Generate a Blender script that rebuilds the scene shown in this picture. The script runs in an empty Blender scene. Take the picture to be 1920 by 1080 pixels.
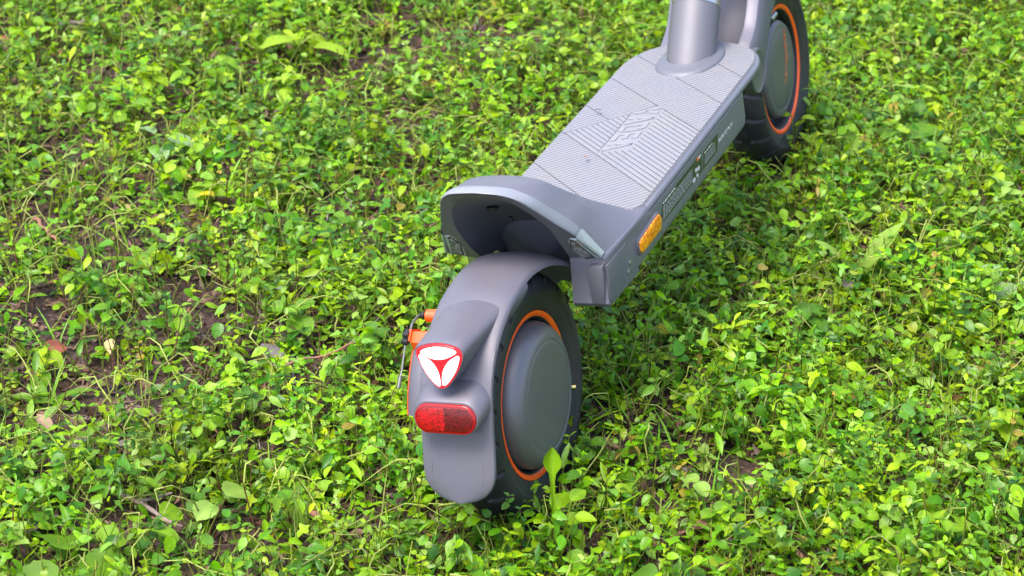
import bpy, bmesh, math, random
import numpy as np
from mathutils import Vector, Matrix
R = math.radians
rng = np.random.default_rng(7)
random.seed(7)
sc = bpy.context.scene
COL = sc.collection

# ------------------------------------------------------------------ camera, sky, sun, exposure
cam_d = bpy.data.cameras.new('camera')
cam = bpy.data.objects.new('camera', cam_d); COL.objects.link(cam)
cam_d.sensor_width = 36.0
cam_d.lens = 4335.45 / 1920 * 36.0
cam_d.clip_start = 0.05; cam_d.clip_end = 500
cam.matrix_world = Matrix(((0.37018966, 0.44229977, -0.81690301, -1.81252),
                           (-0.92895615, 0.17596667, -0.32569343, -0.69771),
                           (-0.00030643, 0.87943542, 0.47601813, 1.29141),
                           (0, 0, 0, 1)))
cam_d.dof.use_dof = True
cam_d.dof.focus_distance = 2.36
cam_d.dof.aperture_fstop = 11.0
sc.camera = cam

SUN_EL, SUN_AZ = R(66), R(150)          # azimuth measured from +x towards +y
world = bpy.data.worlds.new('World'); sc.world = world
world.use_nodes = True
wn = world.node_tree.nodes; wl = world.node_tree.links
sky = wn.new('ShaderNodeTexSky'); sky.sky_type = 'NISHITA'; sky.sun_disc = False
sky.sun_elevation = SUN_EL; sky.sun_rotation = R(90) - SUN_AZ
sky.air_density = 1.0; sky.dust_density = 3.0; sky.ozone_density = 1.0
bg = wn['Background']; bg.inputs['Strength'].default_value = 0.14
wl.new(sky.outputs[0], bg.inputs['Color'])
sun_d = bpy.data.lights.new('sun', 'SUN'); sun_d.energy = 1.35; sun_d.angle = R(28); sun_d.color = (1.0, .96, .9)
sun = bpy.data.objects.new('sun', sun_d); COL.objects.link(sun)
sdir = Vector((math.cos(SUN_EL) * math.cos(SUN_AZ), math.cos(SUN_EL) * math.sin(SUN_AZ), math.sin(SUN_EL)))
sun.rotation_euler = sdir.to_track_quat('Z', 'Y').to_euler()
vs = sc.view_settings
vs.view_transform = 'Standard'; vs.look = 'None'; vs.gamma = 1.0; vs.use_curve_mapping = False
vs.exposure = 2.05

LEAN = R(9.3)                            # the scooter leans on its kickstand

# ------------------------------------------------------------------ materials
def new_mat(name):
    m = bpy.data.materials.new(name); m.use_nodes = True
    return m, m.node_tree.nodes, m.node_tree.links, m.node_tree.nodes['Principled BSDF']

def add_dust(m, amount, speck, tan=(.16, .125, .085)):
    n, l = m.node_tree.nodes, m.node_tree.links; p = n['Principled BSDF']
    tc = n.new('ShaderNodeTexCoord')
    nz = n.new('ShaderNodeTexNoise'); nz.inputs['Scale'].default_value = 14; nz.inputs['Detail'].default_value = 9; nz.inputs['Roughness'].default_value = .65
    v = n.new('ShaderNodeTexVoronoi'); v.inputs['Scale'].default_value = 95
    for t in (nz, v): l.new(tc.outputs['Object'], t.inputs['Vector'])
    r1 = n.new('ShaderNodeMapRange'); r1.inputs['From Min'].default_value = .45; r1.inputs['From Max'].default_value = .8; r1.inputs['To Max'].default_value = amount
    l.new(nz.outputs['Fac'], r1.inputs['Value'])
    lt = n.new('ShaderNodeMath'); lt.operation = 'LESS_THAN'; lt.inputs[1].default_value = .11; l.new(v.outputs['Distance'], lt.inputs[0])
    sp = n.new('ShaderNodeSeparateColor'); l.new(v.outputs['Color'], sp.inputs[0])
    gt = n.new('ShaderNodeMath'); gt.operation = 'GREATER_THAN'; gt.inputs[1].default_value = 1 - speck; l.new(sp.outputs[0], gt.inputs[0])
    mu = n.new('ShaderNodeMath'); mu.operation = 'MULTIPLY'; l.new(lt.outputs[0], mu.inputs[0]); l.new(gt.outputs[0], mu.inputs[1])
    mu2 = n.new('ShaderNodeMath'); mu2.operation = 'MULTIPLY'; mu2.inputs[1].default_value = .7; l.new(mu.outputs[0], mu2.inputs[0])
    mxm = n.new('ShaderNodeMath'); mxm.operation = 'MAXIMUM'; l.new(r1.outputs['Result'], mxm.inputs[0]); l.new(mu2.outputs[0], mxm.inputs[1])
    mx = n.new('ShaderNodeMix'); mx.data_type = 'RGBA'; mx.inputs['B'].default_value = (*tan, 1)
    bc = p.inputs['Base Color']
    if bc.is_linked: l.new(bc.links[0].from_socket, mx.inputs['A'])
    else: mx.inputs['A'].default_value = bc.default_value
    l.new(mxm.outputs[0], mx.inputs['Factor']); l.new(mx.outputs['Result'], bc)

def plain(name, col, rough=.5, metal=0., bump=0., bscale=400, coat=0., spec=.5, mottle=0., transmission=0., emit=None, estr=0., rvar=0.):
    m, n, l, p = new_mat(name)
    p.inputs['Base Color'].default_value = (*col, 1)
    p.inputs['Roughness'].default_value = rough
    p.inputs['Metallic'].default_value = metal
    p.inputs['Coat Weight'].default_value = coat
    p.inputs['Specular IOR Level'].default_value = spec
    p.inputs['Transmission Weight'].default_value = transmission
    if emit:
        p.inputs['Emission Color'].default_value = (*emit, 1); p.inputs['Emission Strength'].default_value = estr
    tc = n.new('ShaderNodeTexCoord')
    if bump:
        nz = n.new('ShaderNodeTexNoise'); nz.inputs['Scale'].default_value = bscale; nz.inputs['Detail'].default_value = 3
        l.new(tc.outputs['Object'], nz.inputs['Vector'])
        b = n.new('ShaderNodeBump'); b.inputs['Strength'].default_value = bump; b.inputs['Distance'].default_value = .0006
        l.new(nz.outputs['Fac'], b.inputs['Height']); l.new(b.outputs['Normal'], p.inputs['Normal'])
    if mottle:
        nz = n.new('ShaderNodeTexNoise'); nz.inputs['Scale'].default_value = 60; nz.inputs['Detail'].default_value = 6
        l.new(tc.outputs['Object'], nz.inputs['Vector'])
        mx = n.new('ShaderNodeMix'); mx.data_type = 'RGBA'
        mx.inputs['A'].default_value = (*[c * (1 - mottle) for c in col], 1)
        mx.inputs['B'].default_value = (*[min(1, c * (1 + mottle)) for c in col], 1)
        l.new(nz.outputs['Fac'], mx.inputs['Factor']); l.new(mx.outputs['Result'], p.inputs['Base Color'])
    if rvar:
        nz = n.new('ShaderNodeTexNoise'); nz.inputs['Scale'].default_value = 25; nz.inputs['Detail'].default_value = 8
        l.new(tc.outputs['Object'], nz.inputs['Vector'])
        mr = n.new('ShaderNodeMapRange'); mr.inputs['To Min'].default_value = rough - rvar; mr.inputs['To Max'].default_value = rough + rvar
        l.new(nz.outputs['Fac'], mr.inputs['Value']); l.new(mr.outputs['Result'], p.inputs['Roughness'])
    return m

M = {}
M['paint'] = plain('grey metallic paint', (.118, .112, .140), .47, .25, bump=.25, bscale=1500, mottle=.05, rvar=.06)
M['frame'] = plain('silver grey frame paint', (.165, .160, .185), .45, .5, bump=.2, bscale=1500, mottle=.05, rvar=.06)
M['plastic'] = plain('grey satin plastic', (.108, .102, .128), .48, .25, bump=.35, bscale=1800, mottle=.05, rvar=.06)
M['bright_metal'] = plain('brushed aluminium', (.42, .41, .42), .3, .9, bump=.2, bscale=900, rvar=.05)
M['tube'] = plain('satin silver paint', (.118, .113, .128), .55, .4, bump=.12, bscale=1200, rvar=.04)
M['weld'] = plain('painted weld bead', (.118, .119, .138), .55, .35, bump=.5, bscale=500)
M['cavity'] = plain('dark grey plastic', (.085, .083, .105), .5, .1, bump=.3, bscale=1500)
M['rubber_mat'] = plain('light grey rubber', (.160, .160, .178), .62, 0, bump=.3, bscale=1500, mottle=.07)
M['groove'] = plain('grey rubber groove floor', (.120, .120, .134), .8)
M['letter'] = plain('raised warm grey rubber lettering', (.176, .171, .182), .6, mottle=.05)
M['tyre'] = plain('black tyre rubber', (.013, .013, .016), .5, 0, spec=.35, bump=.4, bscale=700, mottle=.5, rvar=.12)
M['black'] = plain('black plastic', (.006, .006, .007), .6)
M['orange'] = plain('orange enamel', (.80, .080, .002), .4, coat=.2)
M['orange_red'] = plain('orange caliper paint', (.66, .075, .006), .42, coat=.2, mottle=.05)
M['hub'] = plain('dark grey motor cover paint', (.118, .114, .122), .40, .45, bump=.2, bscale=1500, rvar=.05)
M['brass'] = plain('brass', (.55, .42, .18), .25, 1.)
M['steel'] = plain('bare steel', (.30, .30, .29), .35, 1.)
M['cable'] = plain('grey cable', (.14, .14, .14), .4, .5)
M['label'] = plain('dark green black label', (.018, .024, .016), .35)
M['lip'] = plain('pale grey satin strip', (.20, .206, .226), .45, .1, bump=.15, bscale=1500, mottle=.04)
M['clear_frame'] = plain('clear lamp frame', (.29, .31, .32), .15, 0, coat=1.)
M['print'] = plain('pale grey print', (.16, .175, .16), .5)
M['print_white'] = plain('white print', (.42, .43, .40), .5)
M['print_orange'] = plain('orange print', (.75, .16, .02), .5)
M['soil_dirt'] = plain('dry mud', (.12, .085, .05), .9)

def facet_mat(name, c1, c2, scale, emit=0.):
    m, n, l, p = new_mat(name)
    tc = n.new('ShaderNodeTexCoord'); mp = n.new('ShaderNodeMapping')
    mp.inputs['Scale'].default_value = (scale, scale, scale); mp.inputs['Rotation'].default_value = (.3, .3, .5)
    v = n.new('ShaderNodeTexVoronoi'); v.inputs['Scale'].default_value = 1.0; v.inputs['Randomness'].default_value = .35
    l.new(tc.outputs['Object'], mp.inputs['Vector']); l.new(mp.outputs[0], v.inputs['Vector'])
    mx = n.new('ShaderNodeMix'); mx.data_type = 'RGBA'
    mx.inputs['A'].default_value = (*c1, 1); mx.inputs['B'].default_value = (*c2, 1)
    sep = n.new('ShaderNodeSeparateColor'); l.new(v.outputs['Color'], sep.inputs[0])
    l.new(sep.outputs[0], mx.inputs['Factor']); l.new(mx.outputs['Result'], p.inputs['Base Color'])
    b = n.new('ShaderNodeBump'); b.inputs['Strength'].default_value = .5; b.inputs['Distance'].default_value = .001
    l.new(v.outputs['Distance'], b.inputs['Height']); l.new(b.outputs['Normal'], p.inputs['Normal'])
    p.inputs['Roughness'].default_value = .3; p.inputs['Specular IOR Level'].default_value = .3; p.inputs['Coat Weight'].default_value = .25; p.inputs['Coat Roughness'].default_value = .08
    return m
M['amber'] = facet_mat('amber reflector plastic', (.50, .09, .002), (.85, .33, .008), 330)
M['red_reflector'] = facet_mat('red reflector plastic', (.13, .0005, .001), (.42, .0025, .003), 700)
M['red_dark'] = facet_mat('red reflector plastic, plain prisms', (.04, .0003, .0005), (.13, .001, .0014), 700)  # same red plastic, weaker light return painted in as a darker colour
M['red_rim'] = plain('red lens rim', (.22, .001, .003), .3, coat=.3, spec=.3)
M['lamp_glow'] = plain('lit lamp lens', (.9, .5, .5), .3, emit=(1.0, .86, .82), estr=.85)
M['lamp_red'] = plain('red lamp body', (.26, .001, .004), .3, coat=.3, spec=.3, emit=(1., .02, .03), estr=.34)

add_dust(M['plastic'], .30, .16); add_dust(M['paint'], .25, .10); add_dust(M['hub'], .22, .10); add_dust(M['rubber_mat'], .30, .10, (.20, .165, .12)); add_dust(M['tyre'], .28, .12, (.10, .075, .05)); add_dust(M['cavity'], .3, .1)
def lens_mat():
    m, n, l, p = new_mat('clear lamp lens')
    p.inputs['Base Color'].default_value = (.82, .85, .86, 1); p.inputs['Roughness'].default_value = .08
    p.inputs['Transmission Weight'].default_value = .65; p.inputs['IOR'].default_value = 1.45
    return m
M['lens'] = lens_mat()
M['lamp_inside'] = facet_mat('unlit reflector bowl', (.05, .05, .055), (.32, .29, .30), 300)

def leaf_mat(name, trans=.35, rough=.42):
    m, n, l, p = new_mat(name)
    at = n.new('ShaderNodeAttribute'); at.attribute_name = 'tint'
    tc = n.new('ShaderNodeTexCoord')
    nz = n.new('ShaderNodeTexNoise'); nz.inputs['Scale'].default_value = 220; nz.inputs['Detail'].default_value = 4
    l.new(tc.outputs['Object'], nz.inputs['Vector'])
    hs = n.new('ShaderNodeHueSaturation')
    mr = n.new('ShaderNodeMapRange'); mr.inputs['From Min'].default_value = .3; mr.inputs['From Max'].default_value = .7
    mr.inputs['To Min'].default_value = .78; mr.inputs['To Max'].default_value = 1.22
    l.new(nz.outputs['Fac'], mr.inputs['Value']); l.new(mr.outputs['Result'], hs.inputs['Value'])
    l.new(at.outputs['Color'], hs.inputs['Color'])
    # brown blemishes here and there
    vb = n.new('ShaderNodeTexVoronoi'); vb.inputs['Scale'].default_value = 150; l.new(tc.outputs['Object'], vb.inputs['Vector'])
    lt = n.new('ShaderNodeMath'); lt.operation = 'LESS_THAN'; lt.inputs[1].default_value = .26; l.new(vb.outputs['Distance'], lt.inputs[0])
    sb = n.new('ShaderNodeSeparateColor'); l.new(vb.outputs['Color'], sb.inputs[0])
    gb = n.new('ShaderNodeMath'); gb.operation = 'GREATER_THAN'; gb.inputs[1].default_value = .86; l.new(sb.outputs[0], gb.inputs[0])
    mb = n.new('ShaderNodeMath'); mb.operation = 'MULTIPLY'; l.new(lt.outputs[0], mb.inputs[0]); l.new(gb.outputs[0], mb.inputs[1])
    mb2 = n.new('ShaderNodeMath'); mb2.operation = 'MULTIPLY'; mb2.inputs[1].default_value = .75; l.new(mb.outputs[0], mb2.inputs[0])
    mxb = n.new('ShaderNodeMix'); mxb.data_type = 'RGBA'; mxb.inputs['B'].default_value = (.10, .065, .02, 1)
    l.new(mb2.outputs[0], mxb.inputs['Factor']); l.new(hs.outputs[0], mxb.inputs['A']); l.new(mxb.outputs['Result'], p.inputs['Base Color'])
    p.inputs['Roughness'].default_value = rough
    p.inputs['Specular IOR Level'].default_value = .38
    b = n.new('ShaderNodeBump'); b.inputs['Strength'].default_value = .35; b.inputs['Distance'].default_value = .001
    l.new(nz.outputs['Fac'], b.inputs['Height']); l.new(b.outputs['Normal'], p.inputs['Normal'])
    if trans:
        tr = n.new('ShaderNodeBsdfTranslucent')
        g = n.new('ShaderNodeHueSaturation'); g.inputs['Hue'].default_value = .485; g.inputs['Value'].default_value = 1.25
        l.new(hs.outputs[0], g.inputs['Color']); l.new(g.outputs[0], tr.inputs['Color'])
        mx = n.new('ShaderNodeMixShader'); mx.inputs[0].default_value = trans
        l.new(p.outputs[0], mx.inputs[1]); l.new(tr.outputs[0], mx.inputs[2])
        l.new(mx.outputs[0], n['Material Output'].inputs['Surface'])
    return m
M['leaf'] = leaf_mat('green leaf', .45, .38)
M['litter'] = leaf_mat('dead leaf', .1, .6)

def soil_mat():
    m, n, l, p = new_mat('dark leafy soil')
    tc = n.new('ShaderNodeTexCoord')
    a = n.new('ShaderNodeTexNoise'); a.inputs['Scale'].default_value = 28; a.inputs['Detail'].default_value = 10
    v = n.new('ShaderNodeTexVoronoi'); v.inputs['Scale'].default_value = 130
    for t in (a, v): l.new(tc.outputs['Object'], t.inputs['Vector'])
    cr = n.new('ShaderNodeValToRGB'); e = cr.color_ramp.elements
    e[0].position = .3; e[0].color = (.012, .006, .004, 1); e[1].position = .75; e[1].color = (.065, .032, .020, 1)
    l.new(a.outputs['Fac'], cr.inputs[0])
    # far from the scooter the weeds are too small to model one by one: green cover
    sp = n.new('ShaderNodeSeparateXYZ'); l.new(tc.outputs['Object'], sp.inputs[0])
    ln = n.new('ShaderNodeVectorMath'); ln.operation = 'LENGTH'; l.new(tc.outputs['Object'], ln.inputs[0])
    mr = n.new('ShaderNodeMapRange'); mr.inputs['From Min'].default_value = 2.6; mr.inputs['From Max'].default_value = 4.0
    l.new(ln.outputs['Value'], mr.inputs['Value'])
    g = n.new('ShaderNodeValToRGB'); e = g.color_ramp.elements
    e[0].position = .25; e[0].color = (.02, .03, .008, 1); e[1].position = .6; e[1].color = (.075, .16, .015, 1)
    l.new(v.outputs['Distance'], g.inputs[0])
    mx = n.new('ShaderNodeMix'); mx.data_type = 'RGBA'
    l.new(mr.outputs['Result'], mx.inputs['Factor']); l.new(cr.outputs[0], mx.inputs['A']); l.new(g.outputs[0], mx.inputs['B'])
    l.new(mx.outputs['Result'], p.inputs['Base Color']); p.inputs['Roughness'].default_value = .9
    b = n.new('ShaderNodeBump'); b.inputs['Strength'].default_value = .9; b.inputs['Distance'].default_value = .006
    l.new(v.outputs['Distance'], b.inputs['Height']); l.new(b.outputs['Normal'], p.inputs['Normal'])
    return m
M['soil'] = soil_mat()

# ------------------------------------------------------------------ mesh helpers
def link(name, me, parent=None):
    o = bpy.data.objects.new(name, me); COL.objects.link(o)
    if parent: o.parent = parent
    return o

def make(name, verts, faces, mat, parent=None, sharp=35, subsurf=0, merge=0., recalc=True):
    me = bpy.data.meshes.new(name)
    me.from_pydata([tuple(map(float, v)) for v in verts], [], faces)
    bm = bmesh.new(); bm.from_mesh(me)
    if merge: bmesh.ops.remove_doubles(bm, verts=bm.verts, dist=merge)
    if recalc: bmesh.ops.recalc_face_normals(bm, faces=bm.faces)
    bm.to_mesh(me); bm.free()
    me.materials.append(mat)
    for p in me.polygons: p.use_smooth = True
    if sharp: me.set_sharp_from_angle(angle=R(sharp))
    o = link(name, me, parent)
    if subsurf:
        s = o.modifiers.new('subdivision', 'SUBSURF'); s.levels = s.render_levels = subsurf
    return o

def offset_poly(P, d):
    """move a closed 2-D polygon inwards by d"""
    P = np.array(P, float); n = len(P)
    A = .5 * np.sum(P[:, 0] * np.roll(P[:, 1], -1) - np.roll(P[:, 0], -1) * P[:, 1])
    s = 1 if A > 0 else -1
    out = []
    for i in range(n):
        e1 = P[i] - P[i - 1]; e2 = P[(i + 1) % n] - P[i]
        n1 = s * np.array([-e1[1], e1[0]]) / (np.linalg.norm(e1) + 1e-12); n2 = s * np.array([-e2[1], e2[0]]) / (np.linalg.norm(e2) + 1e-12)
        k = 1 + n1 @ n2
        out.append(P[i] + d * (n1 + n2) / max(k, .35))
    return np.array(out)

MAP = {'xy': lambda a, b, c: (a, b, c), 'xz': lambda a, b, c: (a, c, b), 'yz': lambda a, b, c: (c, a, b)}

def prism_data(P, plane, c0, c1, bev=0., bev0=0.):
    """closed solid from polygon P, from depth c0 (back) to c1 (front) with a rounded front edge"""
    f = MAP[plane] if isinstance(plane, str) else plane
    P = np.array(P, float); n = len(P); sg = 1 if c1 > c0 else -1
    rings = []
    if bev0: rings.append((offset_poly(P, bev0), c0)); rings.append((P, c0 + sg * bev0))
    else: rings.append((P, c0))
    if bev:
        rings.append((P, c1 - sg * bev)); rings.append((offset_poly(P, bev * .3), c1 - sg * bev * .3)); rings.append((offset_poly(P, bev), c1))
    else: rings.append((P, c1))
    V = [f(p[0], p[1], c) for Q, c in rings for p in Q]
    F = []
    for r in range(len(rings) - 1):
        for i in range(n):
            j = (i + 1) % n
            F.append((r * n + i, r * n + j, (r + 1) * n + j, (r + 1) * n + i))
    F.append(tuple(range(n))[::-1]); k = (len(rings) - 1) * n; F.append(tuple(range(k, k + n)))
    return V, F

def prism(name, P, plane, c0, c1, mat, parent, bev=0., bev0=0., sharp=40):
    V, F = prism_data(P, plane, c0, c1, bev, bev0)
    return make(name, V, F, mat, parent, sharp)

def join(*vf):
    V, F = [], []
    for v, f in vf:
        k = len(V); V += list(v); F += [tuple(i + k for i in q) for q in f]
    return V, F

def loft(rows, closed=False, cap0=False, cap1=False):
    n = len(rows[0]); V = [tuple(p) for r in rows for p in r]; F = []
    for r in range(len(rows) - 1):
        for i in range(n if closed else n - 1):
            j = (i + 1) % n
            F.append((r * n + i, r * n + j, (r + 1) * n + j, (r + 1) * n + i))
    if cap0: F.append(tuple(range(n))[::-1])
    if cap1: k = (len(rows) - 1) * n; F.append(tuple(range(k, k + n)))
    return V, F

def spline(P, n, closed=False):
    """Catmull-Rom through control points, n samples, evenly by chord length"""
    P = np.array(P, float)
    if closed: P = np.vstack([P[-1:], P, P[:2]])
    else: P = np.vstack([2 * P[0] - P[1], P, 2 * P[-1] - P[-2]])
    out = []
    for i in range(1, len(P) - 2):
        a, b, c, d = P[i - 1:i + 3]
        for t in np.linspace(0, 1, 16, endpoint=False):
            out.append(.5 * (2 * b + (c - a) * t + (2 * a - 5 * b + 4 * c - d) * t * t + (3 * b - a - 3 * c + d) * t ** 3))
    out.append(P[-2]); out = np.array(out)
    s = np.r_[0, np.cumsum(np.linalg.norm(np.diff(out, axis=0), axis=1))]
    t = np.linspace(0, s[-1], n, endpoint=not closed)
    return np.stack([np.interp(t, s, out[:, k]) for k in range(out.shape[1])], -1)

def tube_data(path, rad, sides=12, cap=True):
    path = np.array(path, float); n = len(path)
    rad = np.full(n, rad) if np.isscalar(rad) else np.array(rad)
    T = np.gradient(path, axis=0); T /= np.linalg.norm(T, axis=1)[:, None]
    ref = np.array([0, 0, 1.]) if abs(T[0][2]) < .9 else np.array([1., 0, 0])
    rows = []
    for p, t, r in zip(path, T, rad):
        u = np.cross(t, ref); u /= np.linalg.norm(u); v = np.cross(u, t)
        rows.append([p + r * (math.cos(a) * u + math.sin(a) * v) for a in np.linspace(0, 2 * math.pi, sides, endpoint=False)])
    return loft(rows, True, cap, cap)

def lathe_data(prof, n=96, center=(0, 0, 0), a0=0., a1=2 * math.pi):
    """profile of (radius, y) turned about the wheel axle (local y)"""
    full = abs(a1 - a0 - 2 * math.pi) < 1e-6
    A = np.linspace(a0, a1, n, endpoint=not full)
    rows = [[(center[0] + r * math.cos(a), center[1] + y, center[2] + r * math.sin(a)) for a in A] for r, y in prof]
    return loft(rows, full)

def rounded_rect(w, h, r, n=6, cx=0, cy=0):
    pts = []
    for sx, sy, a in ((1, 1, 0), (-1, 1, 90), (-1, -1, 180), (1, -1, 270)):
        for t in np.linspace(0, 90, n):
            pts.append((cx + sx * (w / 2 - r) + r * math.cos(R(a + t)), cy + sy * (h / 2 - r) + r * math.sin(R(a + t))))
    return pts

def empty(name, loc=(0, 0, 0), rot=(0, 0, 0)):
    o = bpy.data.objects.new(name, None); COL.objects.link(o); o.location = loc; o.rotation_euler = rot
    o.empty_display_size = .05
    return o

def tag(o, label, cat, group=None):
    o['label'] = label; o['category'] = cat
    if group: o['group'] = group
    return o

# ------------------------------------------------------------------ ground
def ground_h(x, y):
    return (.010 * np.sin(3.1 * x + 1.2) * np.cos(2.7 * y + .4) + .006 * np.sin(9 * x - 4 * y) + .004 * np.sin(17 * y + 6 * x + 1) - .004) * np.clip(1 - (np.hypot(x, y) - 3) / 6, 0, 1)

def build_ground():
    def axis(lo, hi, far):
        a = np.arange(lo, hi + 1e-6, .035)
        g = np.cumsum(.05 * 1.28 ** np.arange(60)); g = g[g < far]; g = np.r_[g, far]
        return np.r_[lo - g[::-1], a, hi + g]
    X = axis(-1.2, 2.8, 350); Y = axis(-1.8, 2.4, 350)
    gx, gy = np.meshgrid(X, Y); gz = ground_h(gx, gy)
    nx, ny = len(X), len(Y)
    V = np.stack([gx, gy, gz], -1).reshape(-1, 3)
    i = np.arange(ny - 1)[:, None] * nx + np.arange(nx - 1)[None]
    F = np.stack([i, i + 1, i + nx + 1, i + nx], -1).reshape(-1, 4)
    me = bpy.data.meshes.new('ground'); me.from_pydata(V.tolist(), [], F.tolist())
    me.materials.append(M['soil'])
    for p in me.polygons: p.use_smooth = True
    o = link('ground', me); o['kind'] = 'structure'
build_ground()

# ------------------------------------------------------------------ the scooter
S = empty('electric_scooter', (0, 0, -.006), (-LEAN, 0, 0))
tag(S, 'grey electric scooter with orange wheel rings leaning on the weedy ground', 'scooter')

# --- chassis box and lip plate under the deck mat
def deck_outline(w, front, rear, sq=.075, inset=0.):
    """plan outline (x, y): square rear, rounded front"""
    w -= inset; front -= inset
    a = np.linspace(0, math.pi / 2, 12)
    right = [(front - sq + sq * math.cos(t) ** .8, -(w - sq * .98 + sq * .98 * math.sin(t) ** .8)) for t in a[::-1]]
    left = [(x, -y) for x, y in right[::-1]]
    return [(rear, -w)] + [(rear + (right[0][0] - rear) * k, -w) for k in (.25, .5, .75)] + right + left[1:] + [(rear, w)]

def layered(name, outline, levels, mat, parent, sharp=50):
    rows = []
    for z, ins in levels:
        P = offset_poly(outline, ins); rows.append([(x, y, z) for x, y in P])
    V, F = loft(rows, True, True, True)
    return make(name, V, F, mat, parent, sharp)

SY = .0862
body_out = deck_outline(SY, .560, .137, .05)
layered('chassis', body_out, [(.1885, .010), (.1895, .0055), (.1945, .0008), (.2, 0), (.2325, 0)], M['frame'], S)
lip_out = deck_outline(.0856, .669, .196, .095)
layered('deck_rim', lip_out, [(.2318, .004), (.2326, .0008), (.2348, 0), (.2382, .0007), (.2401, .0026), (.2409, .0050)], M['frame'], S)

# --- deck mat: base, ribbed panels, wide ribs, raised lettering
def rear_edge(y):
    a = min(1, abs(y) / .083)
    return .176 + .004 * a * a + .018 * max(0, (a - .80) / .2) ** 2
mat_front = deck_outline(.0815, .6645, .3, .092)[4:-1]
mat_poly = [(rear_edge(y), y) for y in np.linspace(.0815, -.0815, 25)] + mat_front
prism('deck_mat', mat_poly, 'xy', .2402, .2417, M['groove'], S, bev=.0003)

def clip(P, n, c):
    """keep the part of polygon P where n.p >= c"""
    out = []
    for i in range(len(P)):
        a, b = P[i - 1], P[i]; da = n[0] * a[0] + n[1] * a[1] - c; db = n[0] * b[0] + n[1] * b[1] - c
        if (da >= 0) != (db >= 0):
            t = da / (da - db); out.append((a[0] + t * (b[0] - a[0]), a[1] + t * (b[1] - a[1])))
        if db >= 0: out.append(b)
    return out

def area(P):
    P = np.array(P); return abs(.5 * np.sum(P[:, 0] * np.roll(P[:, 1], -1) - np.roll(P[:, 0], -1) * P[:, 1]))
SS = (1, -1); TT = (1, 1)               # s = x - y runs across the joints, t = x + y across the fine ribs
def box_clip(P, s0, s1, t0, t1):
    for n, c in ((SS, s0), ((-1, 1), -s1), (TT, t0), ((-1, -1), -t1)):
        P = clip(P, n, c)
        if len(P) < 3: return []
    return P
mat_in = offset_poly(mat_poly, .0012)
mat_in = [tuple(p) for p in mat_in]
weld_c = (.603, 0.)
def ribbed_panel(s0, s1, t0, t1, pitch=.0088):
    vf = []
    base = box_clip(mat_in, s0 + .0009, s1 - .0009, t0, t1)
    if len(base) < 3 or area(base) < 2e-5: return
    vf.append(prism_data(base, 'xy', .2414, .2429))
    k0 = math.floor(t0 / pitch); k1 = math.ceil(t1 / pitch)
    for k in range(k0, k1 + 1):
        a, b = max(t0, k * pitch), min(t1, (k + .62) * pitch)
        if b - a < .001: continue
        Q = box_clip(mat_in, s0 + .0009, s1 - .0009, a, b)
        if len(Q) >= 3 and area(Q) > 4e-6:
            vf.append(prism_data(Q, 'xy', .2428, .24335))
    V, F = join(*vf)
    o = make('ribbed_panel', V, F, M['rubber_mat'], S, 40)
BIG = 9
edges = [.10, .218, .3035, .4668, .547, .627, .80]
ribbed_panel(.05, .218, -1, 1)
ribbed_panel(.218, .3035, -1, 1)
ribbed_panel(.3035, .382, .455, 1)
ribbed_panel(.382, .4668, .455, 1)
ribbed_panel(.4668, .547, -1, 1)
ribbed_panel(.547, .627, -1, 1)
ribbed_panel(.627, .9, -1, 1)
# the block of wide ribs, interrupted by the lettering band
lab_lo, lab_hi = -.0185, .0185
wide = box_clip(mat_in, .3045, .4658, -1, .4535)
wide_base = prism('rib_bed', wide, 'xy', .2414, .2419, M['groove'], S)
s0 = .3045; pitch = .00905
k = 0
while s0 + pitch * .9 < .4665:
    strip = box_clip(wide, s0 + .0016, s0 + pitch, -1, 1)
    strip = clip(strip, (0, -1), -.078) if strip else strip
    mid = clip(clip(strip, (0, 1), -.0182), (0, -1), -.0165) if len(strip) >= 3 else []
    pieces = [clip(strip, (0, 1), .0165), clip(strip, (0, -1), .0182)] if len(strip) >= 3 else []
    if len(mid) >= 3: pieces += [clip(mid, (-1, -.27), -.3310), clip(mid, (1, .27), .4585)]
    for half in pieces:
        if len(half) >= 3 and area(half) > 6e-6:
            prism('rib', half, 'xy', .2418, .24335, M['rubber_mat'], S, bev=.0003)
    s0 += pitch
# side margin strips that close the ribs off at the deck edge, and the lettering band
prism('lettering_band', [(.3266, .0165), (.4540, .0165), (.4635, -.0182), (.3361, -.0182)], 'xy', .2418, .2426, M['rubber_mat'], S, bev=.0002)

def letter(polys, x0, x1, mat=None):
    """block capital read from front to rear: u 0..1 along -x, v 0..1 from +y foot to -y top, slanted"""
    vf = []
    for P in polys:
        Q = []
        for u, v in P:
            y = .0140 - v * .0285
            x = x0 + (x1 - x0) * u + .0105 * (v - .5)
            Q.append((x, y))
        vf.append(prism_data(Q, 'xy', .2425, .2435))
    V, F = join(*vf)
    return make('letter', V, F, M['letter'], S, 40)
th = .26
gA = [[(0, 0), (.28, 0), (.60, 1), (.40, 1)], [(1, 0), (.72, 0), (.42, 1), (.62, 1)], [(.28, .24), (.72, .24), (.66, .42), (.34, .42)]]
gY = [[(.37, 0), (.63, 0), (.63, .5), (.37, .5)], [(.37, .44), (.63, .44), (.26, 1), (0, 1)], [(.37, .44), (.63, .44), (1, 1), (.74, 1)]]
gD = [[(0, 0), (.25, 0), (.25, 1), (0, 1)], [(.24, 0), (.75, 0), (1, .2), (.8, .25), (.7, .19), (.24, .19)], [(.24, 1), (.75, 1), (1, .8), (.8, .75), (.7, .81), (.24, .81)], [(.78, .2), (1, .19), (1, .81), (.78, .8)]]
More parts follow.
